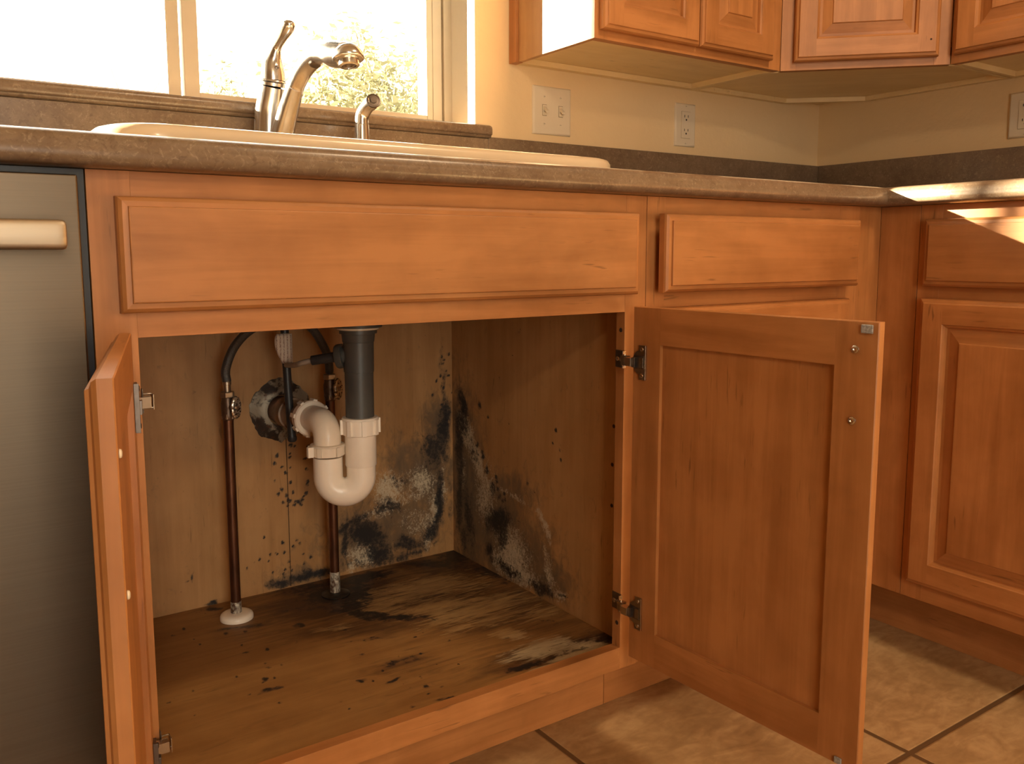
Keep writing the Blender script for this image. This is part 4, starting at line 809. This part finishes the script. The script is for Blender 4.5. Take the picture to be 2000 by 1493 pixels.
t = thing('side_sprayer', 'small brushed nickel side sprayer standing right of the faucet', 'sprayer', (0, 0, 0))
sx_, sy_ = .5560, .5130
b = MB(); b.lathe((sx_, sy_, base_z), (0, 0, 1), [(0, .0200), (.003, .0200), (.007, .0165), (.012, .0150), (.088, .0136), (.0905, .0132)], 28); b.make('holder', M['faucet'], t, smooth=45)
pts = [(sx_, sy_, base_z+.091), (sx_+.0002, sy_-.0005, 1.040), (sx_+.002, sy_-.004, 1.0490), (sx_+.006, sy_-.0140, 1.0590), (sx_+.0115, sy_-.0270, 1.0660)]
b = MB(); b.tube(smooth_path(pts, 6), smooth_vals([.0128, .0128, .0126, .0124, .0130], 6), 26); b.make('spray_wand', M['faucet'], t, smooth=60)
d = Vector((-.20, -.84, .30)).normalized(); c0 = Vector((sx_+.0105, sy_-.0262, 1.0655))
b = MB(); b.lathe(c0, d, [(0, .0125), (.0035, .0138), (.0065, .0134), (.0070, .0110), (.0062, .0105), (.0064, .0060), (.0080, .0055)], 26); b.make('spray_face', M['nickeldark'], t, smooth=40)

# ---------------------------------------------------------------- drain plumbing
t = thing('drain_trap', 'white plastic drain trap under a dark grey tailpipe, elbowed to the back wall', 'drain pipe', (0, 0, 0))
b = MB(); b.lathe((TX, TY, .6640), (0, 0, -1), [(0, .0310), (.0060, .0310), (.0065, .0275), (.0200, .0262), (.0205, .0252), (.0700, .0250), (.0705, .0238), (.1480, .0236)], 36)
b.make('tailpipe', M['greypipe'], t, smooth=40)
# branch for the dishwasher drain
bd = Vector((-.72, .55, -.14)).normalized(); c0 = Vector((TX, TY, .6240))
b = MB(); b.lathe(c0+bd*.0200, bd, [(0, .0150), (.0060, .0150), (.0062, .0205), (.0150, .0205), (.0180, .0185), (.0182, .0085)], 28); b.make('branch_inlet', M['greypipe'], t, smooth=40)
arm = [c0+bd*.030, c0+bd*.055, c0+bd*.080]
b = MB(); b.tube(arm, [.0088, .0084, .0080], 18); b.make('branch_tube', M['black'], t, smooth=50)
def slip_nut(c, ax, r, h, name, mt, ribs=8):
    c = Vector(c); a = Vector(ax).normalized(); b = MB()
    b.lathe(c, a, [(0, r*.78), (.0006, r*.93), (h*.16, r), (h*.18, r*.965), (h*.96, r*.95), (h, r*.90), (h+.001, r*.7)], 40)
    ref = Vector((0, 0, 1)) if abs(a.z) < .9 else Vector((1, 0, 0)); u = (ref-a*ref.dot(a)).normalized(); w = a.cross(u)
    for k in range(ribs):
        an = 2*math.pi*(k+.3)/ribs; rd = u*math.cos(an)+w*math.sin(an); tg = a.cross(rd)
        q = []
        for dh in (h*.12, h*.95):
            for dr in (r*.90, r*1.07):
                for dt in (-.0035, .0035): q.append(c+a*dh+rd*dr+tg*dt)
        b.add(q, [(0, 1, 3, 2), (4, 6, 7, 5), (0, 4, 5, 1), (2, 3, 7, 6), (0, 2, 6, 4), (1, 5, 7, 3)])
    return b.make(name, mt, t, smooth=35)
slip_nut((TX, TY, .5180), (0, 0, -1), .0315, .0300, 'slip_nut', M['white'])
LGX, LGY = .3955, .3320
# J bend: socket, U, up to the second nut
b = MB(); b.lathe((TX, TY, .4890), (0, 0, -1), [(0, .0262), (.0520, .0262), (.0540, .0255), (.0541, .0240)], 36)
b.make('trap_socket', M['white'], t, smooth=40)
mid = Vector(((TX+LGX)/2, (TY+LGY)/2, .4180)); hv = Vector((TX-LGX, TY-LGY, 0))/2; rr = hv.length; hn = hv.normalized()
P = [Vector((TX, TY, .4380)), Vector((TX, TY, .4280))]
for k in range(25):
    a = math.pi*k/24; P.append(mid+hn*rr*math.cos(a)+Vector((0, 0, -rr*1.02*math.sin(a))))
P += [Vector((LGX, LGY, .4300)), Vector((LGX, LGY, .4520))]
b = MB(); b.tube(P, [.0243]*len(P), 36); b.make('trap_bend', M['white'], t, smooth=60)
slip_nut((LGX, LGY, .4740), (0, 0, -1), .0300, .0190, 'slip_nut', M['offwhite'], 6)
b = MB(); b.box(LGX-.0385, LGX-.0285, LGY-.012, LGY-.004, .4560, .4735); b.make('nut_tab', M['white'], t, bevel=.001)
# elbow back to the wall
EZ = .5065
P = [Vector((LGX, LGY, .4742)), Vector((LGX, LGY, .4800))]
for k in range(1, 14):
    a = math.pi/2*k/14; P.append(Vector((LGX+.0015*k/14, LGY+.030*(1-math.cos(a)), .4800+.030*math.sin(a)*.9)))
P += [Vector((LGX+.002, LGY+.040, EZ)), Vector((LGX+.002, .412, EZ-.001))]
b = MB(); b.tube(P, [.0228]*len(P), 32); b.make('trap_arm', M['offwhite'], t, smooth=60)
slip_nut((LGX+.002, .4000, EZ-.0015), (0, 1, 0), .0315, .0200, 'slip_nut', M['offwhite'])
FX, FZ = .4022, .4950
b = MB(); b.tube([(LGX+.003, .4140, EZ-.002), (FX-.001, .47, FZ+.004), (FX, YB-.0002, FZ)], [.0250, .0255, .0260], 32); b.make('wall_stub', plain('brown_stub_pipe', (.26, .17, .12), .35, var=.15), t, smooth=60)
b = MB(); b.lathe((FX-.0004, .500, FZ+.0028), (0, 1, -.02), [(0, .0262), (.0005, .0292), (.004, .0296), (.007, .0280), (.030, .0300), (.0300, .0262)], 32); b.make('stub_collar', plain('rusty_collar', (.30, .20, .13), .4, var=.4, scale=60), t, smooth=40)
# ragged wall escutcheon
b = MB(); n = 56; vs = []; rs = random.Random(3)
rag = [1+.035*math.sin(5*a_)+.03*rs.uniform(-1, 1) for a_ in [2*math.pi*k/n for k in range(n)]]
for (r_, yy) in ((.0300, YB-.0150), (.0380, YB-.0145), (.0480, YB-.0085), (.0560, YB-.0030), (.0590, YB-.0016), (.0590, YB-.0003)):
    for k in range(n):
        a = 2*math.pi*k/n; q = r_*(rag[k] if r_ > .05 else 1)
        if abs(a-math.pi*1.5) < .22 and r_ > .05: q *= 1+.13*(1-abs(a-math.pi*1.5)/.22)
        vs.append((FX+q*math.cos(a)*.98, yy, FZ+q*math.sin(a)))
fs = []
for i in range(5):
    for k in range(n): fs.append((i*n+k, i*n+(k+1) % n, (i+1)*n+(k+1) % n, (i+1)*n+k))
b.add(vs, fs); b.make('wall_flange', M['flange'], t, smooth=50)

# dishwasher drain tube joining the branch
P = smooth_path([c0+bd*.0805, c0+bd*.100+Vector((0, 0, -.002)), (.3690, .3980, .6010), (.3690, .4300, .5975), (.3725, .4500, .5950)], 8)
b = MB(); b.tube(P, .0046, 14); tag(b.make('drain_tube', M['tube'], smooth=60), 'thin cloudy tube running from the grey tailpipe branch towards the back', 'tube')
# sprayer hose with paper tag
t = thing('sprayer_hose', 'black rubber hose hanging straight down in front of the wall flange with paper tag', 'hose', (0, 0, 0))
P = smooth_path([(.3745, .460, .9000), (.3745, .460, .70), (.3752, .460, .6400), (.3768, .4585, .5600), (.3785, .4560, .5000), (.3800, .4540, .4640)], 8)
b = MB(); b.tube(P, [.0072]*len(P), 18); b.lathe(P[-1], (0.02, -.01, -1), [(-.002, .0082), (.004, .0082), (.007, .0060)], 18); b.make('hose', M['black'], t, smooth=50)
m, nt, bb, oo = mat('printed_paper_tag'); g = N(nt); v = g.coord('Generated'); s = g.sep(v)
ln = g.math('FRACT', g.math('MULTIPLY', s[0], 5.0)); nz = g.noise(g.mapping(v, (40, 1, 22)), 1, 3)
ink = g.math('MULTIPLY', g.ramp(ln, [(.28, 0.), (.34, 1.), (.66, 1.), (.72, 0.)], 'LINEAR'), g.ramp(nz, [(.46, 0.), (.50, .85)]))
g.l(g.mix(ink, (.62, .52, .42), (.20, .09, .06)), bb.inputs['Base Color']); bb.inputs['Roughness'].default_value = .6
b = MB()
vs = []; rows = 10
for i in range(rows+1):
    q = i/rows; z = .6500-.052*q
    xl = -.0215+.0135*max(0, (q-.35)/.65)**1.6 + (.004*(1-q*8) if q < .12 else 0)
    for k in range(8):
        s_ = k/7; x = .3756+xl+(.0080-xl)*s_
        y = .4500-.0015*math.sin(s_*math.pi)+(.004*(1-s_)**2)-(.0012 if k > 4 else 0)
        vs.append((x, y, z))
fs = [(i*8+k, i*8+k+1, (i+1)*8+k+1, (i+1)*8+k) for i in range(rows) for k in range(7)]
b.add(vs, fs); o = b.make('paper_tag', m, t, smooth=60); sm = o.modifiers.new('thick', 'SOLIDIFY'); sm.thickness = .0004
b = MB(); b.tube([(.3752, .460, .6505), (.3752, .460, .5975)], .0080, 18, caps=True); b.make('tag_wrap', plain('paper_wrap', (.55, .46, .37), .6, var=.25, scale=160), t, smooth=50)

# ---------------------------------------------------------------- supply lines
def supply(label, x, y, z_valve, hose, collar_white, group=None):
    t = thing('water_supply_line', label, 'water supply pipe', (x, y, ZFL), 0)
    L = lambda p: (p[0]-x, p[1]-y, p[2]-ZFL)
    zv = z_valve-ZFL
    b = MB(); b.tube([(0, 0, .001), (0, 0, .06), (0, 0, zv-.022)], .0088, 22); b.make('copper_pipe', M['copper'], t, smooth=50)
    b = MB(); b.lathe((0, 0, .0035), (0, 0, 1), [(0, .0096), (.0270 if collar_white else .0400, .0096), (.0280 if collar_white else .0410, .0089)], 22); b.make('solder_joint', M['solder'], t, smooth=50)
    b = MB()
    if collar_white: b.lathe((0, -.002, .0004), (0, 0, 1), [(0, .0290), (.0050, .0290), (.0085, .0275), (.0108, .0225), (.0112, .0110)], 36); b.make('floor_flange', M['white'], t, smooth=45)
    else: b.lathe((0, -.002, .0004), (0, 0, 1), [(0, .0270), (.0015, .0270), (.0040, .0200), (.0044, .0100)], 30); b.make('floor_flange', plain('blackened_flange', (.03, .022, .018), .3, metal=.3, var=.5, scale=90), t, smooth=45)
    # angle stop body
    b = MB(); b.lathe((0, 0, zv-.0235), (0, 0, 1), [(0, .0094), (.002, .0105), (.010, .0115), (.012, .0108), (.022, .0118), (.030, .0118), (.036, .0100), (.040, .0100)], 24); b.make('valve_body', M['iron'], t, smooth=45)
    for zz, rr_ in ((zv-.0215, .0118), (zv+.0165, .0122)):
        b = MB(); b.lathe((0, 0, zz), (0, 0, 1), [(0, rr_*.9), (.001, rr_), (.0090, rr_), (.0100, rr_*.9)], 6); b.make('hex_nut', M['nut'], t, smooth=25)
    dv = Vector((.45, -.89, 0)).normalized()
    b = MB(); b.lathe(Vector((.001, -.002, zv)), dv, [(0, .0070), (.0105, .0070), (.0120, .0045), (.0150, .0045)], 18); b.make('valve_stem', M['iron'], t, smooth=40)
    # oval handle: a fluted disc facing the stem direction
    b = MB(); c = Vector((.001, -.002, zv))+dv*.0150; u = Vector((0, 0, 1)); w = dv.cross(u); vs = []; nn = 40
    for (dd, q) in ((0, .86), (.0008, 1), (.0042, 1), (.0056, .86), (.0050, .45)):
        for k in range(nn):
            a = 2*math.pi*k/nn; fl = 1+.035*math.cos(10*a)
            vs.append(c+dv*dd+(u*math.cos(a)*.0195+w*math.sin(a)*.0108)*q*fl)
    fs = [(i*nn+k, i*nn+(k+1) % nn, (i+1)*nn+(k+1) % nn, (i+1)*nn+k) for i in range(4) for k in range(nn)]
    fs += [tuple(range(nn))[::-1], tuple(4*nn+k for k in range(nn))]
    b.add(vs, fs); h = b.make('valve_handle', M['handle'], t, smooth=40)
    b = MB(); b.lathe(c+dv*.0048, dv, [(0, .0036), (.0014, .0034), (.0020, .0020)], 14); b.make('handle_screw', M['nut'], h, smooth=40)
    hz = hose[0][2]
    b = MB(); b.lathe((0, 0, zv+.0265), (0, 0, 1), [(0, .0062), (.012, .0062), (.0125, .0074), (.0200, .0074)], 20); b.make('ferrule', M['nut'], t, smooth=40)
    P = smooth_path([(0, 0, zv+.044)]+[L(p) for p in hose], 8)
    b = MB(); b.tube(P, [.0077]*len(P), 18); b.make('flexible_hose', M['braid'], t, smooth=60)
    return t
supply('copper supply pipe rising from a white floor flange, left of the trap', .2800, .4915, .5250,
       [(.2790, .4910, .5900), (.2890, .4820, .6234), (.3043, .4640, .6500), (.3222, .4440, .6680), (.3420, .4300, .6860), (.3600, .4300, .74), (.3700, .45, .86)], True)
supply('dark corroded supply pipe standing in the black stain behind the white trap', .4703, .4940, .5400,
       [(.4700, .4935, .5720), (.4625, .4800, .6000), (.4465, .4700, .6290), (.4300, .4600, .6500), (.4120, .4500, .6700), (.3980, .4500, .72), (.3920, .47, .86)], False)

# ---------------------------------------------------------------- switch and outlets
def plate(t, w, h):
    b = MB(); R = lambda i, y: (-w/2+i, w/2-i, -h/2+i, h/2-i, y)
    b.rects([R(0, -.0002), R(0, -.0022), R(.0018, -.0050), R(.0042, -.0062), R(.0050, -.0062)], 0, 0, cap_last=True, cap_first=True)
    b.make('cover_plate', M['plate'], t, smooth=40)
def screws(t, pts):
    for x, z in pts:
        b = MB(); b.lathe((x, -.0062, z), (0, -1, 0), [(0, .0026), (.0008, .0022)], 12); q = b.make('plate_screw', M['plate'], t, smooth=40)
        b = MB(); b.box(x-.0019, x+.0019, -.0072, -.0069, z-.0003, z+.0003); b.make('screw_slot', M['hole'], q)
t = thing('light_switch', 'double toggle light switch in an ivory plate beside the window', 'light switch', (1.0660, YW, 1.1080))
plate(t, .1080, .1060)
for x in (-.0230, .0230):
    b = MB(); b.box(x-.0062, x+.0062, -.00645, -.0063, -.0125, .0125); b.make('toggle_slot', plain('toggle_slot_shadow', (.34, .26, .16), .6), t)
    b = MB(); b.box(x-.0052, x+.0052, -.0078, -.0064, -.0113, .0113); b.make('toggle_frame', M['plate'], t, bevel=.0004)
    b = MB(); q = [(x+a, y, z) for (y, z) in ((-.0076, -.0005), (-.0076, .0085), (-.0175, -.0072), (-.0190, -.0028)) for a in (-.0036, .0036)]
    b.add(q, [(0, 1, 3, 2), (4, 6, 7, 5), (2, 3, 7, 6), (0, 4, 5, 1), (0, 2, 6, 4), (1, 5, 7, 3)]); b.make('toggle', M['plate'], t, bevel=.0008)
    screws(t, [(x, .0300), (x, -.0300)])
def outlet(loc, rz, label, w=.0720):
    t = thing('wall_outlet', label, 'outlet', loc, rz)
    plate(t, w, .1065)
    b = MB(); b.box(-.0165, .0165, -.0066, -.0063, -.0335, .0335); b.make('insert_gap', plain('insert_gap', (.42, .33, .22), .6), t)
    b = MB(); b.box(-.0158, .0158, -.0078, -.0064, -.0328, .0328); b.make('receptacle', M['plate'], t, bevel=.0006)
    for zc in (.0175, -.0165):
        for dx in (-.0058, .0062): MB().box(dx-.0009, dx+.0009, -.0081, -.0077, zc-.0012+.002, zc+.0068).make('slot', M['slot'], t)
        b = MB(); b.lathe((.0002, -.0077, zc-.0050), (0, -1, 0), [(0, .0024), (.0004, .0024)], 12); b.make('ground_hole', M['slot'], t)
    screws(t, [(0, .0460), (0, -.0460)])
outlet((1.4920, YW, 1.1110), 0, 'ivory wall outlet on the window wall between light switch and corner')
outlet((CW, .0300, 1.1110), -math.pi/2, 'ivory wall outlet on the right-hand wall at the photo edge', .0780)

# ---------------------------------------------------------------- ceiling lights
for k, x in enumerate((-.7, 1.15)):
    t = thing('ceiling_light', ('added round fill light on the ceiling at the far end of the room', 'round ceiling light above the counter corner')[k], 'ceiling light', (x, (-2.8, -.95)[k], CZ))
    b = MB(); b.lathe((0, 0, 0), (0, 0, -1), [(0, .24), (.02, .24), (.024, .23), (.024, .215)], 40); b.make('trim_ring', M['ceil'], t, smooth=40)
    if k == 0: MB().lathe((0, 0, -.024), (0, 0, -1), [(0, .02), (.10, .02), (.105, .21), (.120, .225), (.125, .218)], 40).make('shade', M['ceil'], t, smooth=40)

# ---------------------------------------------------------------- outdoors
gr = MB().box(-30, 30, .83, 45, -1.3, -1.2).make('yard', M['yard']); structure(gr)
def tree(x, y, h, seed, label, n_leaf, spread, leaf, xmin=-99, trunk=.07):
    rs = random.Random(seed); t = thing('tree', label, 'tree', (x, y, -1.2), 0, 'trees outside the window')
    b = MB(); tips = []
    def grow(p, d, r, L, lev):
        q = [p]; c = Vector(p); dd = Vector(d)
        for k in range(4):
            dd = (dd+Vector((rs.uniform(-.22, .22), rs.uniform(-.22, .22), rs.uniform(-.08, .16)))).normalized(); c = c+dd*L/4; q.append(c.copy())
        b.tube(q, [r, r*.9, r*.8, r*.7, r*.6], 7 if lev < 2 else 5)
        if lev >= 1:
            for w in q[1:]: tips.append(w)

        if lev < 3:
            for k in range(4 if lev < 2 else 3):
                a = rs.uniform(0, 2*math.pi); s = q[rs.randint(2, 4)]
                nd = (dd*.55+Vector((math.cos(a), math.sin(a), rs.uniform(-.1, .6)))*.8).normalized()
                grow(s, nd, r*.5, L*.72, lev+1)
    grow(Vector((0, 0, 0)), (rs.uniform(-.1, .1), 0, 1), trunk, h*.42, 0)
    b.make('branches', M['bark'], t)
    lv = MB(); V = []; F = []
    for k in range(n_leaf):
        p = tips[rs.randrange(len(tips))]+Vector((rs.gauss(0, spread), rs.gauss(0, spread), rs.gauss(0, spread)))
        if p.x < xmin: continue
        s = rs.uniform(.026, .058); u = Vector((rs.gauss(0, 1), rs.gauss(0, 1), rs.gauss(0, 1))).normalized(); w = u.orthogonal().normalized()
        i = len(V); V += [p-u*s, p+w*s*.45, p+u*s, p-w*s*.45]; F.append((i, i+1, i+2, i+3))
    lv.add(V, F); o = lv.make('foliage', leaf, t); o['kind'] = 'stuff'
    return t
tree(3.95, 7.0, 5.4, 5, 'fuller olive tree outside at the right of the pane', 42000, .17, M['leaf'])
tree(3.05, 6.3, 4.6, 11, 'yellow-green tree outside, behind the faucet spout', 20000, .13, M['leaf'])
tree(2.55, 7.9, 4.4, 21, 'sparse tree outside between window post and faucet lever', 9000, .12, M['leaf2'], -.22, .05)
t = thing('tree', 'unseen slender bare tree added outside the left pane to shade a strip of the sunlight', 'tree', (-2.74, 4.70, -1.2), 0, 'trees outside the window')  # stands out of view, added to cast a strip of shade
b = MB(); b.tube([(0, 0, 0), (.01, 0, 2.2), (0, .01, 4.0), (.05, 0, 5.6)], [.05, .040, .034, .02], 14); b.make('trunk', M['bark'], t, smooth=60)
b = MB(); b.tube([(0, 0, 4.6), (.25, .1, 5.1), (.6, .2, 5.5)], [.02, .014, .006], 8); b.make('branch', M['bark'], t, smooth=60)
